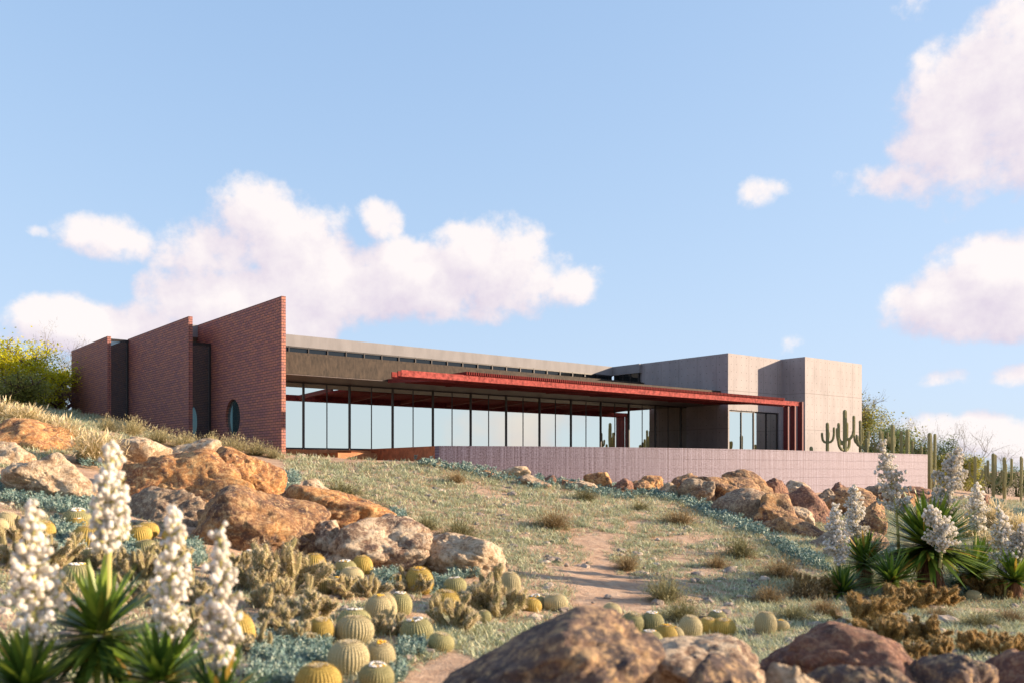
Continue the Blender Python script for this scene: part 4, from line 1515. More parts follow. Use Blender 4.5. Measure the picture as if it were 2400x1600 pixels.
def yuccas():
    # each: rosette centre px, radius px, depth, panicles (x px centre, top px, bottom px, half width px), label
    L = [
     (233, 1490, 132, 6.3, 0, [(250, 1036, 1286, 45)], 1, 130, -.1, 'yucca with the tallest bloom stalk and full dark green leaves in the left foreground'),
     (378, 1600, 118, 6.0, 0, [(398, 1188, 1512, 44)], 2, 110, .0, 'yucca cut by the bottom edge carrying the middle bloom of the left foreground'),
     (512, 1660, 110, 5.8, 0, [(512, 1242, 1580, 52)], 3, 100, .1, 'yucca below the frame whose bloom stands right of the other left blooms'),
     (62, 1625, 125, 5.8, 0, [(66, 1180, 1500, 60)], 4, 110, .0, 'yucca in the bottom left corner with the leftmost bloom'),
     (2178, 1283, 122, 17.8, None, [(2091, 1030, 1208, 38), (2232, 1048, 1200, 46), (2154, 1180, 1300, 38)], 5, 240, -.42, 'large tree yucca on a shaggy trunk with three white blooms'),
     (2026, 1322, 76, 18.6, None, [(2007, 1136, 1256, 30)], 6, 120, -.2, 'yucca left of the tree yucca with one bloom behind it'),
     (1974, 1388, 62, 17.2, 0, [(1961, 1180, 1320, 30)], 7, 90, .0, 'front left yucca of the right group with a slim bloom'),
     (2090, 1362, 74, 17.0, None, [], 8, 100, -.2, 'bloomless yucca leaning right in front of the tree yucca trunk'),
     (2287, 1345, 82, 18.4, None, [(2290, 1132, 1242, 24)], 9, 120, -.1, 'yucca right of the tree yucca with a short narrow bloom'),
     (2378, 1362, 74, 17.6, 0, [(2354, 1188, 1342, 32), (2395, 1228, 1300, 22)], 10, 110, .0, 'yucca at the right edge with two white blooms'),
     (2243, 1368, 40, 19.5, 0, [], 11, 80, .1, 'small dark shaded yucca behind the tree yucca trunk'),
    ]
    for (px, py, rpx, Y, tr, pans, seed, n, zmin, label) in L:
        k = Y / F
        X = (px - CX) * k; Zc = (HY - py) * k
        g = gz(X, Y)
        R = rpx * k
        if tr == 0:
            th = 0.0; base = (X, Y, g)
            # low rosette: let it sit on the ground, lift a little if the picture shows it higher
            th = max(0.05, Zc - g)
        else:
            th = max(.1, Zc - g); base = (X, Y, g)
        st = []
        for (x, t, b, hw) in pans:
            topz = (HY - t) * k - g - th
            botz = (HY - b) * k - g - th
            xo = (x - px) * k
            H = topz
            # start inside the rosette, lean so that the bloom's middle stands at x
            start = xo * .8
            zm = (topz + botz) / 2
            lean = (xo - start) * H / max(.05, zm * zm) if zm > .1 else 0.0
            if zm < .25: start, lean = xo, 0.0
            stem = max(.02, botz)
            st.append((stem, topz - stem, hw * k, max(-.6, min(.6, lean)), start if abs(lean) < .6 else xo, -.85 if seed == 5 and b > 1280 else .05))
        # a bloom lower than the crown starts below it
        yucca('yucca', label, base, R, th, st, seed, n, zmin if Y > 10 else -.75, low=Y < 10)
yuccas()

# ---- scatter of the low cover: one object each
PATH = [[(1110,1135),(1180,1150),(1230,1175),(1215,1190),(1150,1165),(1080,1145)],
        [(1300,1235),(1380,1240),(1440,1255),(1430,1300),(1480,1350),(1560,1390),(1540,1440),(1330,1440),(1350,1390),(1290,1340),(1380,1310),(1340,1270)],
        [(1740,1480),(1800,1470),(1800,1500),(1740,1500)]]
HILL = [(-60,985),(120,968),(300,990),(420,1028),(660,1062),(1000,1080),(1290,1126),(1440,1134),(1600,1170),(1760,1235),(1900,1300),(2000,1390),(2400,1350),(2460,1600),(1200,1600),(1000,1480),(1180,1380),(1150,1290),(900,1200),(700,1125),(640,1065),(300,1030),(180,1060),(-60,1110)]
LEFTBED = [(-60,1120),(300,1180),(500,1290),(740,1350),(1180,1370),(1200,1440),(900,1600),(-60,1600)]
def sample_poly(rg, poly, n, keep=None):
    xs = [p[0] for p in poly]; ys = [p[1] for p in poly]
    px = rg.uniform(min(xs), max(xs), n); py = rg.uniform(min(ys), max(ys), n)
    k = in_poly(px, py, poly)
    px, py = px[k], py[k]
    X, Y, Z = ground_px(px, py)
    ok = ~np.isnan(Z)
    return px[ok], py[ok], X[ok], Y[ok], Z[ok]
def off_path(px, py, jit):
    k = np.ones(len(px), bool)
    for P in PATH:
        k &= ~in_poly(px + jit[:, 0], py + jit[:, 1], P)
    return k
M_GRASS = plant_mat('sage_grass', [(0, (.25, .28, .16)), (.4, (.42, .455, .285)), (.75, (.56, .555, .375)), (1, (.70, .62, .42))], .9, trans=.2)
M_STRAW = plant_mat('straw', [(0, (.26, .19, .09)), (.5, (.46, .36, .18)), (1, (.66, .54, .32))], .9, trans=.25)
M_BLUE = plant_mat('blue_finger_leaf', [(0, (.09, .17, .155)), (.5, (.22, .33, .29)), (1, (.56, .62, .49))], .55, trans=.15)
def build_grass():
    rg = np.random.default_rng(21)
    RIGHTBED = [(1790,1235),(1960,1200),(2176,1160),(2460,1175),(2460,1390),(2000,1400),(1900,1310)]
    CREST = [(-60,935),(60,940),(200,968),(320,1000),(250,1010),(-60,1000)]
    for (name, mat, n, hgt, wid, nb, seed, thr, label) in (
        ('grass', M_GRASS, 60000, (.10, .25), .016, 18, 5, -.95, 'low sage green grass tufts over the dry slope'),
        ('dry_grass', M_STRAW, 10000, (.10, .26), .010, 14, 9, -.15, 'straw coloured grass between the green tufts')):
        px, py, X, Y, Z = sample_poly(rg, HILL, n)
        px2, py2, X2, Y2, Z2 = sample_poly(rg, LEFTBED, n // 12)
        nz = vnoise(np.stack([X * .55, Y * .55, np.zeros_like(X)], 1), seed) + .6 * vnoise(np.stack([X * 1.9, Y * 1.9, np.zeros_like(X)], 1), seed + 3)
        k = off_path(px, py, rg.normal(size=(len(px), 2)) * 9) & (nz > thr)
        # thinner near the path and low down
        thin = np.clip((py - 1240) / 260, 0, .62) * (np.abs(px - 1400) < 330)
        k &= rg.random(len(px)) > thin
        px3, py3, X3, Y3, Z3 = sample_poly(rg, CREST, n // 9)
        px4, py4, X4, Y4, Z4 = sample_poly(rg, RIGHTBED, n // 6)
        q3 = Y3 < 60
        X = np.concatenate([X[k], X2, X3[q3], X4]); Y = np.concatenate([Y[k], Y2, Y3[q3], Y4]); Z = np.concatenate([Z[k], Z2, Z3[q3], Z4])
        far = np.clip(Y / 22, .9, 2.0)
        m = len(X)
        pb = PB()
        idx = np.repeat(np.arange(m), nb)
        N = len(idx)
        d = sphere_dirs(rg, N, .25, .95)
        sp = .065 * far[idx]
        base = np.stack([X[idx] + rg.normal(size=N) * sp, Y[idx] + rg.normal(size=N) * sp, Z[idx] - .015], 1)
        size = (rg.uniform(*hgt, m) * far)[idx] * rg.uniform(.6, 1.1, N)
        tt = np.clip(rg.uniform(.1, .8, m)[idx] + rg.normal(size=N) * .13, 0, 1)
        blades(pb, base, d, size, wid * far[idx], rg.uniform(.1, .5, N), tt, seg=2)
        o = bpy.data.objects.new(name, pb.mesh(name, mat)); C.objects.link(o)
        tag(o, label, None, None, 'stuff')
build_grass()

BLUE = [  # polygons in photo px
 [(965,1078),(1040,1078),(1110,1098),(1200,1118),(1300,1128),(1330,1140),(1250,1150),(1170,1128),(1060,1104),(980,1092)],
 [(1290,1128),(1420,1142),(1480,1140),(1520,1150),(1480,1175),(1400,1165),(1340,1152)],
 [(1480,1142),(1600,1146),(1640,1170),(1690,1200),(1740,1225),(1790,1245),(1800,1262),(1740,1250),(1660,1215),(1590,1180),(1500,1162)],
 [(1770,1240),(1860,1290),(1930,1320),(1950,1350),(1890,1330),(1820,1290)],
 [(-40,1130),(60,1140),(200,1165),(250,1185),(240,1215),(150,1210),(60,1185),(-40,1175)],
 [(120,1225),(190,1222),(210,1260),(200,1300),(140,1310),(120,1270)],
 [(236,1282),(310,1270),(330,1310),(310,1340),(250,1330)],
 [(420,1275),(470,1280),(485,1320),(440,1345),(420,1320)],
 [(590,1505),(700,1498),(775,1510),(770,1560),(640,1570),(590,1545)],
 [(590,1575),(720,1570),(740,1610),(580,1620)],
 [(940,1512),(1000,1510),(1000,1540),(930,1545)],
 [(870,1350),(930,1345),(930,1380),(880,1385)],
 [(1000,1365),(1050,1360),(1060,1385),(1010,1400)],
 [(1050,1330),(1125,1325),(1130,1355),(1060,1365)],
 [(650,1120),(700,1115),(705,1140),(660,1160)],
 [(910,1210),(950,1210),(950,1230),(915,1235)],
 [(905,1575),(945,1560),(950,1600),(910,1610)],
 [(760,1345),(800,1340),(800,1362),(765,1365)],
 [(2180,1370),(2270,1365),(2280,1395),(2200,1395)],
 [(2060,1290),(2120,1290),(2120,1330),(2060,1330)],
 [(2176,1128),(2210,1130),(2215,1160),(2180,1155)],
 [(2310,1172),(2360,1176),(2350,1188),(2310,1186)],
 [(2280,1188),(2400,1198),(2400,1212),(2300,1206)],
 [(2380,1380),(2410,1376),(2410,1400),(2375,1400)],
 [(2000,1162),(2060,1165),(2060,1185),(2000,1185)],
 [(170,1068),(235,1072),(240,1100),(190,1096)],
 [(2120,1180),(2200,1185),(2200,1205),(2130,1205)],
]
def build_blue():
    rg = np.random.default_rng(77)
    PX, PY, PZ = [], [], []
    V0 = np.array([(0, 0, 0), (.5, 0, .45), (-.25, .43, .45), (-.25, -.43, .45), (0, 0, 1.0)])
    F0 = [(0, 2, 1), (0, 3, 2), (0, 1, 3), (1, 2, 4), (2, 3, 4), (3, 1, 4)]
    vs, ts, nn = [], [], 0
    fs = []
    for poly in BLUE:
        xs = [p[0] for p in poly]; ys = [p[1] for p in poly]
        area = (max(xs) - min(xs)) * (max(ys) - min(ys))
        px, py, X, Y, Z = sample_poly(rg, poly, int(area / (15 if max(ys) > 1190 else 24)) + 30)
        if len(X) == 0: continue
        far = np.clip(Y / 17, .7, 2.1)
        m = len(X)
        # each sprig: a short leaning stem with finger leaves all round it
        nl = 15
        for (x, y, z, fr) in zip(X, Y, Z, far):
            hgt = rg.uniform(.09, .22) * min(fr, 1.25)
            lean = rg.normal(size=2) * .18
            up = rg.uniform(.25, 1.0, nl)
            a = rg.uniform(0, 2*math.pi, nl)
            d = np.stack([np.cos(a) * .8, np.sin(a) * .8, rg.uniform(.2, 1.1, nl)], 1)
            d /= np.linalg.norm(d, axis=1)[:, None]
            b = np.stack([x + lean[0] * up * hgt, y + lean[1] * up * hgt, z - .01 + up * hgt], 1)
            Lf = rg.uniform(.045, .075, nl) * fr
            wd = .018 * fr
            s1 = np.cross(d, [0, 0, 1.0]); s1 /= np.linalg.norm(s1, axis=1)[:, None]
            s2 = np.cross(d, s1)
            P = (b[:, None] + d[:, None] * (V0[None, :, 2:3] * Lf[:, None, None]) + s1[:, None] * (V0[None, :, 0:1] * wd) + s2[:, None] * (V0[None, :, 1:2] * wd))
            vs.append(P.reshape(-1, 3))
            ts.append(np.repeat(np.clip(rg.uniform(.2, .8) + rg.normal(size=nl) * .15, 0, 1), 5))
            for i in range(nl):
                o = nn + 5 * i
                fs.extend([(o + f[0], o + f[1], o + f[2]) for f in F0])
            nn += 5 * nl
    pb = PB(); pb.v = vs; pb.t = ts; pb.f = fs; pb.n = nn
    o = bpy.data.objects.new('ground_cover', pb.mesh('ground_cover', M_BLUE)); C.objects.link(o)
    tag(o, 'blue green finger leaved ground cover in drifts between the rocks', None, None, 'stuff')
build_blue()

def build_rubble():
    rg = np.random.default_rng(31)
    V, Fc = ico(2)
    pb = PB()
    px, py, X, Y, Z = sample_poly(rg, HILL, 1500)
    k = off_path(px, py, rg.normal(size=(len(px), 2)) * 6) | (rg.random(len(px)) < .12)
    px2, py2, X2, Y2, Z2 = sample_poly(rg, LEFTBED, 350)
    X = np.concatenate([X[k], X2]); Y = np.concatenate([Y[k], Y2]); Z = np.concatenate([Z[k], Z2])
    for i in range(len(X)):
        # small clusters of two or three flat stones
        for j in range(rg.integers(1, 4)):
            s = rg.uniform(.025, .10) * (1.0 if rg.random() < .85 else 1.7)
            r = 1 + .35 * vnoise(V * 1.6 + i * 3.3 + j, i % 50)
            Q = V * r[:, None] * np.array([s, s * rg.uniform(.6, 1), s * rg.uniform(.35, .7)])
            a = rg.uniform(0, 6.28)
            Q = np.stack([Q[:, 0] * math.cos(a) - Q[:, 1] * math.sin(a), Q[:, 0] * math.sin(a) + Q[:, 1] * math.cos(a), Q[:, 2]], 1)
            x, y = X[i] + rg.normal() * .10 * j, Y[i] + rg.normal() * .10 * j
            pb.add(Q + np.array([x, y, Z[i] + s * .12]), Fc, rg.uniform(0, 1))
    m = plant_mat('grey_stone', [(0, (.19, .16, .14)), (.5, (.34, .28, .23)), (1, (.52, .44, .35))], .9)
    o = bpy.data.objects.new('rubble', pb.mesh('rubble', m)); C.objects.link(o)
    tag(o, 'small grey stones scattered over the slope', None, None, 'stuff')
build_rubble()

# ---- dry bushes
def bush_mesh(seed, mat, n=520, leafy=700, up=.25):
    rg = np.random.default_rng(seed)
    pb = PB()
    d = sphere_dirs(rg, n, up, 1.0)
    d[:, :2] *= 1.15
    d /= np.linalg.norm(d, axis=1)[:, None]
    base = np.stack([rg.normal(size=n) * .10, rg.normal(size=n) * .10, np.full(n, -.03)], 1)
    L = rg.uniform(.55, 1.1, n)
    blades(pb, base, d, L, np.full(n, .015), rg.uniform(-.1, .35, n), rg.uniform(0, .6, n), seg=4)
    # fine twigs and leaf flecks near the outside
    k = rg.integers(0, n, leafy * 3)
    s = rg.uniform(.4, 1.0, leafy * 3)
    P = base[k] + d[k] * (L[k] * s)[:, None]
    dd = d[k] + rg.normal(size=(leafy * 3, 3)) * .6
    dd /= np.linalg.norm(dd, axis=1)[:, None]
    blades(pb, P, dd, rg.uniform(.06, .17, leafy * 3), rg.uniform(.010, .024, leafy * 3), rg.uniform(0, .3, leafy * 3), rg.uniform(.3, 1, leafy * 3), seg=2)
    return pb.mesh('dry_bush', mat)
M_BUSH1 = plant_mat('olive_bush', [(0, (.11, .10, .045)), (.5, (.22, .21, .10)), (1, (.38, .34, .17))], .9, trans=.2)
M_BUSH2 = plant_mat('tan_bush', [(0, (.16, .11, .055)), (.5, (.30, .22, .11)), (1, (.48, .37, .20))], .9, trans=.2)
M_BUSH3 = plant_mat('wall_bush', [(0, (.24, .22, .10)), (.5, (.46, .40, .21)), (1, (.70, .60, .36))], .9, trans=.3)
BU = {k: [Kind('dry_bush', bush_mesh(60 + 10 * i + j, m), 'bush', 'dry bushes on the slope') for j in range(3)]
      for i, (k, m) in enumerate((('o', M_BUSH1), ('t', M_BUSH2), ('w', M_BUSH3)))}
BUSHES = [  # x, base y, width, height, kind, label
 (1075,1262,140,60,'o','wide olive dry bush in the hollow right of the left outcrop'),
 (1000,1240,90,42,'o','olive dry bush just above the speckled boulder'),
 (1296,1236,130,56,'t','tan dry bush in the middle of the slope beside the dirt path'),
 (1070,1130,80,34,'t','small tan dry bush below the left end of the lilac wall'),
 (1372,1172,90,34,'o','olive dry bush below the orange tan upright rock'),
 (1592,1228,120,50,'t','tan dry bush left of the blue cover, below the right rock pile'),
 (1735,1304,120,60,'o','dark olive dry bush left of the lowest round boulder'),
 (1470,1334,92,54,'t','lone tan dry bush right of the dirt path'),
 (1560,1410,140,78,'o','broad olive dry bush above the row of barrel cacti'),
 (1600,1455,150,66,'o','olive dry bush behind the tall pale barrel in the front row'),
 (1830,1352,130,60,'t','brown dry bush under the pile, above the long drift of dry bushes'),
 (1880,1400,140,66,'t','brown dry bush left of the brown cholla drift'),
 (1800,1410,120,50,'t','tan dry bush in the middle of the right hand slope'),
 (1930,1440,110,52,'t','tan dry bush in front of the slim yucca bloom'),
 (1860,1452,130,46,'o','low olive dry bush above the reddish dome boulder'),
 (800,1160,150,40,'o','low olive dry bush behind the brown humped boulder'),
 (880,1200,100,36,'o','olive dry bush right of the brown humped boulder'),
 (2060,1470,110,44,'o','olive dry bush between brown chollas right of centre'),
 (2300,1470,150,46,'o','wide olive dry bush on the right slope above the golden chollas'),
 (2370,1455,110,40,'t','tan dry bush at the right edge of the slope'),
 (2200,1445,100,30,'t','low tan dry bush right of the tree yucca foot'),
 (545,1062,110,42,'w','straw bush at the wall foot under the round window'),
 (600,1066,100,34,'w','straw bush right of the one under the round window'),
 (640,1072,60,26,'w','small straw bush at the sunlit corner of the tallest brick wall'),
 (500,1050,60,34,'w','straw bush at the foot of the dark glass slot'),
 (430,1050,110,38,'w','straw bush between the pale pitted boulder and the middle brick wall'),
 (372,1036,100,36,'w','straw bush along the middle brick wall, right of the feathery clump'),
 (310,1020,90,40,'w','tall straw bush at the left half of the middle brick wall'),
 (252,1010,80,34,'w','straw bush left of the middle brick wall, near the sunlit brick edge'),
 (1500,1195,70,26,'o','small olive dry bush under the row of wall foot rocks'),
 (1680,1330,90,40,'t','small tan dry bush on the middle of the right slope'),
]
def bushes():
    rg = random.Random(9)
    for i, (x, yb, w, h, k, label) in enumerate(BUSHES):
        X, Y, Z = gp(x, yb)
        a = w * Y / F / 2 / .95; b = h * Y / F / .98
        BU[k][i % 3].place((X, Y, Z), rg.uniform(0, 6.28), (a, a, b * (1.25 if k == 'w' else 1.0)), (0, 0), label)
bushes()

# ---- feather grass clumps
def feather_mesh(seed):
    rg = np.random.default_rng(seed)
    pb = PB()
    n = 800
    d = sphere_dirs(rg, n, .45, 1.0)
    base = np.stack([rg.normal(size=n) * .07, rg.normal(size=n) * .07, np.full(n, -.02)], 1)
    L = rg.uniform(.7, 1.15, n)
    blades(pb, base, d, L, np.full(n, .022), rg.uniform(.12, .40, n), rg.uniform(.15, .75, n), seg=5)
    m = 700
    k = rg.integers(0, n, m); s = rg.uniform(.6, 1.0, m)
    P = base[k] + d[k] * (L[k] * s)[:, None]; P[:, 2] -= .26 * L[k] * s * s
    dd = d[k] * .8 + rg.normal(size=(m, 3)) * .25; dd[:, 2] -= .3
    dd /= np.linalg.norm(dd, axis=1)[:, None]
    blades(pb, P, dd, rg.uniform(.12, .28, m), np.full(m, .040), rg.uniform(0, .3, m), rg.uniform(.6, 1, m), seg=2)
    return pb.mesh('feather_grass', M_FEA)
M_FEA = plant_mat('feather_grass_blade', [(0, (.20, .20, .05)), (.4, (.50, .41, .19)), (1, (.82, .70, .48))], .9, trans=.35)
FE = [Kind('feather_grass', feather_mesh(90 + i), 'grass clump', 'feathery grass clumps') for i in range(2)]
FEATHER = [
 (225,1088,130,84,'golden feathery grass clump left of the pale pointed boulder'),
 (150,1040,120,62,'feathery straw grass clump right of the topmost left boulder'),
 (60,1000,110,56,'feathery straw grass clump above the topmost left boulder'),
 (10,985,90,50,'feathery straw grass clump at the left edge above the boulders'),
 (110,1010,90,40,'low feathery grass clump between the two straw ones at upper left'),
 (2330,1242,120,64,'feathery tan grass clump behind the narrow bloom at right'),
 (2385,1262,110,60,'feathery tan grass clump at the right edge behind the blooms'),
 (2270,1262,100,46,'feathery tan grass clump right of the tree yucca crown'),
 (2325,1290,100,44,'feathery tan grass clump lower right, between the narrow bloom and the edge bloom'),
]
def feathers():
    rg = random.Random(4)
    for i, (x, yb, w, h, label) in enumerate(FEATHER):
        X, Y, Z = gp(x, yb)
        FE[i % 2].place((X, Y, Z), rg.uniform(0, 6.28), (w * Y / F / 2 / .75, w * Y / F / 2 / .75, h * Y / F / .78), (0, 0), label)
feathers()

# ---- columnar cacti
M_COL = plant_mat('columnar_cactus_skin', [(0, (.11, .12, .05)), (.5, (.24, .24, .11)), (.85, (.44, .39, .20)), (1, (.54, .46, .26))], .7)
def column(pb, path, r):
    path = np.asarray(path, float)
    # resample, with a rounded tip
    seg = np.linalg.norm(np.diff(path, axis=0), axis=1); cum = np.concatenate([[0], np.cumsum(seg)])
    Lt = cum[-1]
    ss = np.concatenate([np.linspace(0, Lt - r * 1.2, 12), Lt - r * np.array([.7, .35, .12, .0])])
    P = np.stack([np.interp(ss, cum, path[:, i]) for i in range(3)], 1)
    rad = np.full(len(ss), r); rad[0] *= .82; rad[1] *= .93
    rad[-4:] = r * np.array([.93, .74, .45, .12])
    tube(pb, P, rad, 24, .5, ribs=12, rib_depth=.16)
def columnar(cx, yb, Y, main_top, w, arms, label, base_z=None):
    """cx, base y, depth, top y of the main stem, stem width px, arms (tip x px, tip y px, elbow y px, side depth m)"""
    k = Y / F
    X = (cx - CX) * k
    zb = gz(X, Y) if base_z is None else base_z
    root = empty('columnar_cactus', (X, Y, zb), label, 'cactus', 'columnar cacti at the right')
    H = (HY - main_top) * k - zb
    r = w * k / 2 * (1.2 if base_z is not None else 1.0)
    pb = PB(); column(pb, [(0, 0, -.15), (0.01, 0, H * .5), (0, 0, H)], r)
    o = bpy.data.objects.new('stem', pb.mesh('stem', M_COL)); C.objects.link(o); o.parent = root
    for (tx, ty, ey, dy) in arms:
        ax = (tx - cx) * k; tz = (HY - ty) * k - zb; ez = (HY - ey) * k - zb
        ez = max(.12, ez)
        pb = PB()
        ra = r * .72
        column(pb, [(0, 0, ez), (ax * .55, dy * .55, ez + .10 * abs(ax)), (ax * .88, dy * .9, ez + abs(ax) * .45 + .04), (ax, dy, ez + abs(ax) * .9 + .15), (ax, dy, max(tz, ez + abs(ax) + .3))], ra)
        o = bpy.data.objects.new('arm', pb.mesh('arm', M_COL)); C.objects.link(o); o.parent = root
    return root
TZ = .84
COLS = [
 (1939,1062,50,989,6.5,[(1928,1020,1036,.1),(1953,1000,1036,-.1),(1945,1010,1030,.2)],'slim columnar cactus with thin arms, leftmost before the sunlit concrete block',TZ),
 (1980,1062,50.5,959,8,[(1964,1001,1040,.1),(1970,989,1036,.3),(1988,988,1032,.2),(1999.5,973,1030,-.1),(1962,1036,1054,-.2),(1994,1040,1054,.2)],'tallest many-armed columnar cactus in front of the concrete block',TZ),
 (2016,1062,53,984,5.5,[(2005,987,1040,.2),(2009,1017,1044,.1),(2023,1002,1038,.1)],'columnar cactus with close upright stems at the right corner of the concrete block',TZ),
 (2031,1062,52.5,1026,8,[(2040,1009,1045,.3),(2012,1030,1050,.2)],'short thick columnar cactus just right of the concrete block corner',TZ),
 (2052,1062,54,1036,6,[(2046,1034,1052,.2)],'low dark stubby columnar cactus right of the short thick one',TZ),
 (2063,1063,53.5,1007,6.5,[(2071,1009,1040,.2),(2079,1011,1044,-.1),(2068,1022,1048,.3)],'columnar cactus with four parallel stems behind the middle of the wall top at right',TZ),
 (2092,1064,54,993,8,[(2087,1022,1046,.2),(2101,1021,1046,.3)],'tall columnar cactus just right of the tallest white bloom tip',TZ),
 (2112,1064,55,1008,6,[],'single thin columnar cactus right of the tall one by the bloom tip',TZ),
 (2127,1064,55,1005,7.5,[],'single thick columnar cactus behind the right part of the wall',TZ),
 (2138,1064,56,1031,5.5,[],'short single columnar cactus near the right end of the wall',TZ),
 (2159,1064,56,1043,5.5,[],'shortest single columnar cactus peeping over the wall end',TZ),
 (1901,1062,50,1045,7,[],'tiny dark columnar cactus stub in front of the concrete block corner',TZ),
 (2179,1136,57.5,1013,9.5,[(2193,1015,1122,.1),(2187,1038,1118,.3)],'tall twin columnar cactus directly right of the wall end',None),
 (2188,1142,57,1110,7,[(2182,1108,1132,-.3)],'low columnar cactus at the foot of the tall twin one',None),
 (2285,1142,60,1067,6.5,[(2274,1081,1118,.1),(2290,1070,1120,.2),(2301,1100,1126,-.1)],'columnar cactus with bowed arms like a candelabrum right of the big bloom',None),
 (2328,1168,60,1061,8,[(2311,1089,1128,.1),(2319,1077,1120,.2),(2335,1064,1124,.1),(2346,1100,1136,-.1)],'big columnar cactus with four arms left of the rightmost pair',None),
 (2354,1172,60.5,1070,8,[(2361,1085,1132,.2),(2369,1073,1140,-.1),(2347,1102,1144,-.3)],'stout columnar cactus with arms on its right, second from the right edge',None),
 (2393,1178,60,1068,5.5,[(2382,1107,1142,.1),(2400,1072,1132,.2)],'columnar cactus at the right edge of the slope',None),
]
for c in COLS:
    columnar(c[0], c[1], c[2], c[3], c[4], c[5], c[6], c[7])

# ---- trees and shrubs on the skyline
def tree(name, label, cat, base, H, Rx, leaf_mat, bark_mat, seed, nleaf=5000, leaf=.09, twiggy=0, trunk_r=.12, clear=.1, spread=.75, group='trees and shrubs on the skyline', depth=5):
    rg = np.random.default_rng(seed)
    tb, lb = PB(), PB()
    tips = []
    def limb(p, d, L, r, n):
        m = 5
        pts = [p]
        for i in range(m):
            d = d + rg.normal(size=3) * .16; d[2] += .03; d /= np.linalg.norm(d)
            pts.append(pts[-1] + d * L / m)
        tube(tb, pts, np.linspace(r, r * .55, len(pts)), 6 if r > .03 else 4, .4, cap=False)
        if n == 0 or r < .006:
            tips.append((pts, d)); return
        for i in range(rg.integers(2, 4)):
            q = pts[rg.integers(max(1, m - 2), m + 1)]
            e = d * rg.uniform(.5, 1) + sphere_dirs(rg, 1, -.25, 1)[0] * spread
            e /= np.linalg.norm(e)
            limb(q, e, L * rg.uniform(.62, .86), r * .58, n - 1)
        if n <= 2: tips.append((pts, d))
    ns = rg.integers(3, 5)
    for i in range(ns):
        a = 2 * math.pi * i / ns + rg.uniform(-.4, .4)
        limb(np.array([0, 0, -.1]), np.array([.45 * math.cos(a), .45 * math.sin(a), 1.0]) / 1.1, H * (clear + .12), trunk_r * .5, depth)
    allp = np.concatenate([np.array(t[0]) for t in tips])
    hi = np.percentile(np.concatenate(tb.v)[:, 2], 99.5); ra = np.percentile(np.hypot(allp[:, 0], allp[:, 1]), 96)
    sc3 = np.array([Rx / ra, Rx / ra, H / hi])
    for i in range(len(tb.v)): tb.v[i] = tb.v[i] * sc3
    allp = allp * sc3
    root = empty(name, base, label, cat, group)
    o = bpy.data.objects.new('trunk', tb.mesh('trunk', bark_mat)); C.objects.link(o); o.parent = root
    n = nleaf if twiggy else int(nleaf * 1.5)
    if twiggy:
        k = rg.integers(0, len(allp), n)
        P = allp[k] + rg.normal(size=(n, 3)) * .25 * np.array([Rx, Rx, H * .5])[None] * .35
    else:
        # clumps of leaves through the crown, densest near the twig ends
        nc = 64
        cc = allp[rg.integers(0, len(allp), nc)] * np.array([1, 1, .92])
        dirs = sphere_dirs(rg, nc, -.7, 1)
        cc[::2] = dirs[::2] * np.array([Rx, Rx, H * .47]) * rg.uniform(.35, .86, nc)[::2, None] + np.array([0, 0, H * .50])
        if clear < .2: cc[1::4, 2] *= rg.uniform(.1, .4, len(cc[1::4]))
        cc[:, 2] = np.maximum(cc[:, 2], H * (.06 if clear < .2 else .34))
        cr = rg.uniform(.15, .34, nc)
        k = rg.integers(0, nc, n)
        q = rg.normal(size=(n, 3)) * .62
        P = cc[k] + q * cr[k][:, None] * np.array([Rx, Rx, max(Rx * .8, H * .36)])[None]
        P[:, 2] = np.maximum(P[:, 2], .02)
    D = sphere_dirs(rg, n, -.6, 1)
    if twiggy:
        D[:, 2] = np.abs(D[:, 2]) + .5; D /= np.linalg.norm(D, axis=1)[:, None]
        blades(lb, P, D, rg.uniform(.25, .7, n) * leaf * 8, np.full(n, leaf * .16), rg.uniform(-.1, .4, n), rg.uniform(0, 1, n), seg=3)
    else:
        cl = vnoise(P * (2.2 / max(.5, Rx / 2)), seed)
        t = np.clip(.5 + .35 * cl + rg.normal(size=n) * .18, 0, 1)
        blades(lb, P, D, rg.uniform(.7, 1.3, n) * leaf * 1.7, rg.uniform(.6, .95, n) * leaf * 1.5, rg.uniform(0, .4, n), t, seg=2)
    o = bpy.data.objects.new('crown', lb.mesh('crown', leaf_mat)); C.objects.link(o); o.parent = root
    return root
M_YEL = plant_mat('yellow_green_leaf', [(0, (.22, .23, .012)), (.5, (.58, .54, .02)), (1, (.82, .72, .05))], .6, trans=.5)
M_OLV = plant_mat('olive_leaf', [(0, (.11, .125, .03)), (.5, (.33, .33, .075)), (1, (.52, .48, .14))], .6, trans=.45)
M_GRN = plant_mat('deep_green_leaf', [(0, (.05, .09, .03)), (.5, (.15, .22, .075)), (1, (.27, .33, .12))], .6, trans=.35)
M_GRY = plant_mat('grey_twig', [(0, (.16, .15, .12)), (1, (.34, .31, .26))], .9, trans=.2)
M_PUR = plant_mat('maroon_twig', [(0, (.10, .05, .05)), (1, (.22, .12, .10))], .9, trans=.2)
M_BARK = plant_mat('bark', [(0, (.10, .065, .045)), (1, (.18, .12, .085))], .9)
def put_tree(name, label, cat, px, py_base, Y, py_top, wpx, *a, **k):
    X = (px - CX) * Y / F
    Z = gz(X, Y)
    tree(name, label, cat, (X, Y, Z), (HY - py_top) * Y / F - Z, wpx * Y / F / 2, *a, **k)
put_tree('leafy_shrub', 'tall yellow green leafy shrub left of the brick walls', 'shrub', 40, 0, 50, 792, 260, M_YEL, M_BARK, 101, 9000, .085, 0, .10)
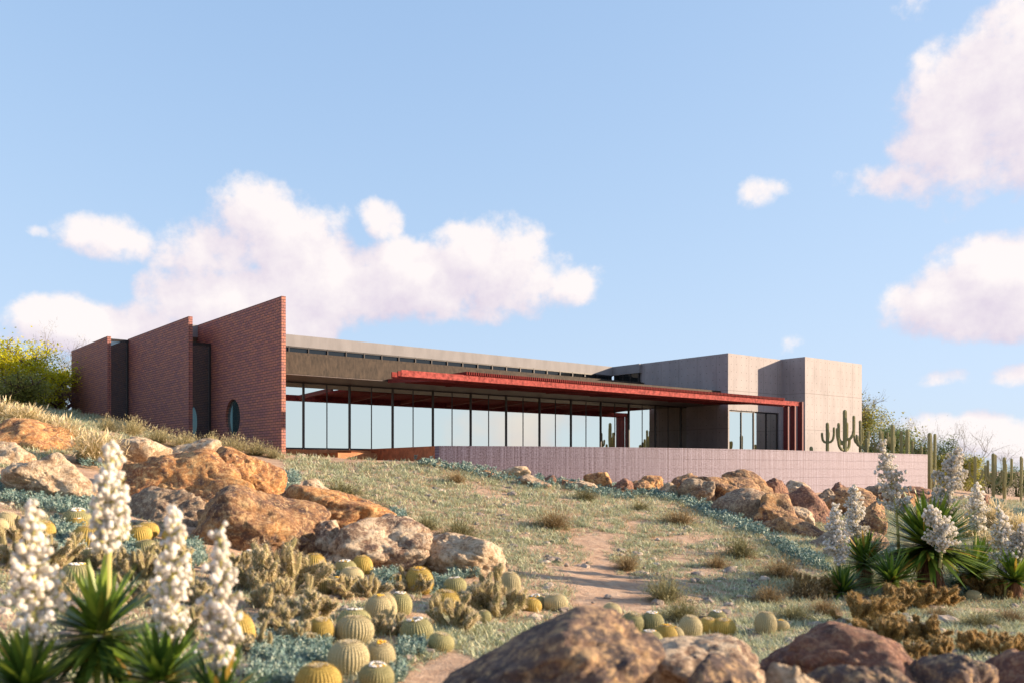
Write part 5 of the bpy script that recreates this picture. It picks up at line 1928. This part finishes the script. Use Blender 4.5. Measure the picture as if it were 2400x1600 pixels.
put_tree('leafy_shrub', 'lower yellow green leafy shrub touching the leftmost brick wall', 'shrub', 135, 0, 53.5, 862, 120, M_YEL, M_BARK, 102, 5000, .08, 0, .07)
put_tree('bare_shrub', 'grey bare twiggy shrub rising behind the leftmost brick wall', 'shrub', 135, 0, 57, 772, 190, M_GRY, M_GRY, 103, 1800, .07, 1, .06)
put_tree('dark_shrub', 'dull olive shrub in the shade below the tall yellow green one', 'shrub', 15, 0, 45, 880, 200, M_OLV, M_BARK, 104, 6000, .06, 0, .06)
put_tree('maroon_shrub', 'low maroon twiggy shrub at the foot of the leftmost brick wall', 'shrub', 135, 0, 50, 918, 150, M_PUR, M_PUR, 105, 2500, .05, 1, .04)
put_tree('desert_tree', 'olive green tree right behind the sunlit concrete block', 'tree', 2055, 0, 72, 902, 190, M_OLV, M_BARK, 106, 9000, .10, 0, .16)
put_tree('green_shrub', 'deep green shrub below the olive tree, behind the columnar cacti', 'shrub', 2085, 0, 66, 985, 120, M_GRN, M_BARK, 107, 6000, .08, 0, .08)
put_tree('bare_shrub', 'grey bare shrub right of the olive tree', 'shrub', 2145, 0, 68, 985, 110, M_GRY, M_GRY, 108, 1500, .06, 1, .05)
put_tree('green_shrub', 'deep green shrub behind the wall end', 'shrub', 2150, 0, 70, 1020, 90, M_GRN, M_BARK, 109, 4000, .07, 0, .06)
put_tree('bare_shrub', 'grey bare shrub above the big white bloom at right', 'shrub', 2230, 0, 74, 995, 190, M_GRY, M_GRY, 110, 2200, .07, 1, .06)
put_tree('green_shrub', 'green shrub in the middle of the bare one, right of the twin columnar cactus', 'shrub', 2212, 0, 71, 1026, 80, M_GRN, M_BARK, 111, 4000, .07, 0, .06)
put_tree('yellow_shrub', 'yellow olive shrub behind the candelabrum cactus', 'shrub', 2268, 0, 68, 1058, 100, M_OLV, M_BARK, 112, 5000, .07, 0, .06)
put_tree('yellow_shrub', 'low yellow olive shrub behind the twin columnar cactus', 'shrub', 2205, 0, 65, 1056, 60, M_OLV, M_BARK, 113, 3500, .06, 0, .06)
put_tree('bare_shrub', 'pale bare shrub behind the rightmost columnar cacti', 'shrub', 2350, 0, 76, 1052, 170, M_GRY, M_GRY, 114, 2200, .06, 1, .05)
put_tree('green_shrub', 'low green shrub between the rightmost columnar cacti', 'shrub', 2385, 0, 72, 1090, 90, M_GRN, M_BARK, 115, 4000, .06, 0, .05)
put_tree('green_shrub', 'low green shrub behind the big four-armed columnar cactus', 'shrub', 2318, 0, 73, 1098, 100, M_GRN, M_BARK, 116, 4000, .06, 0, .05)
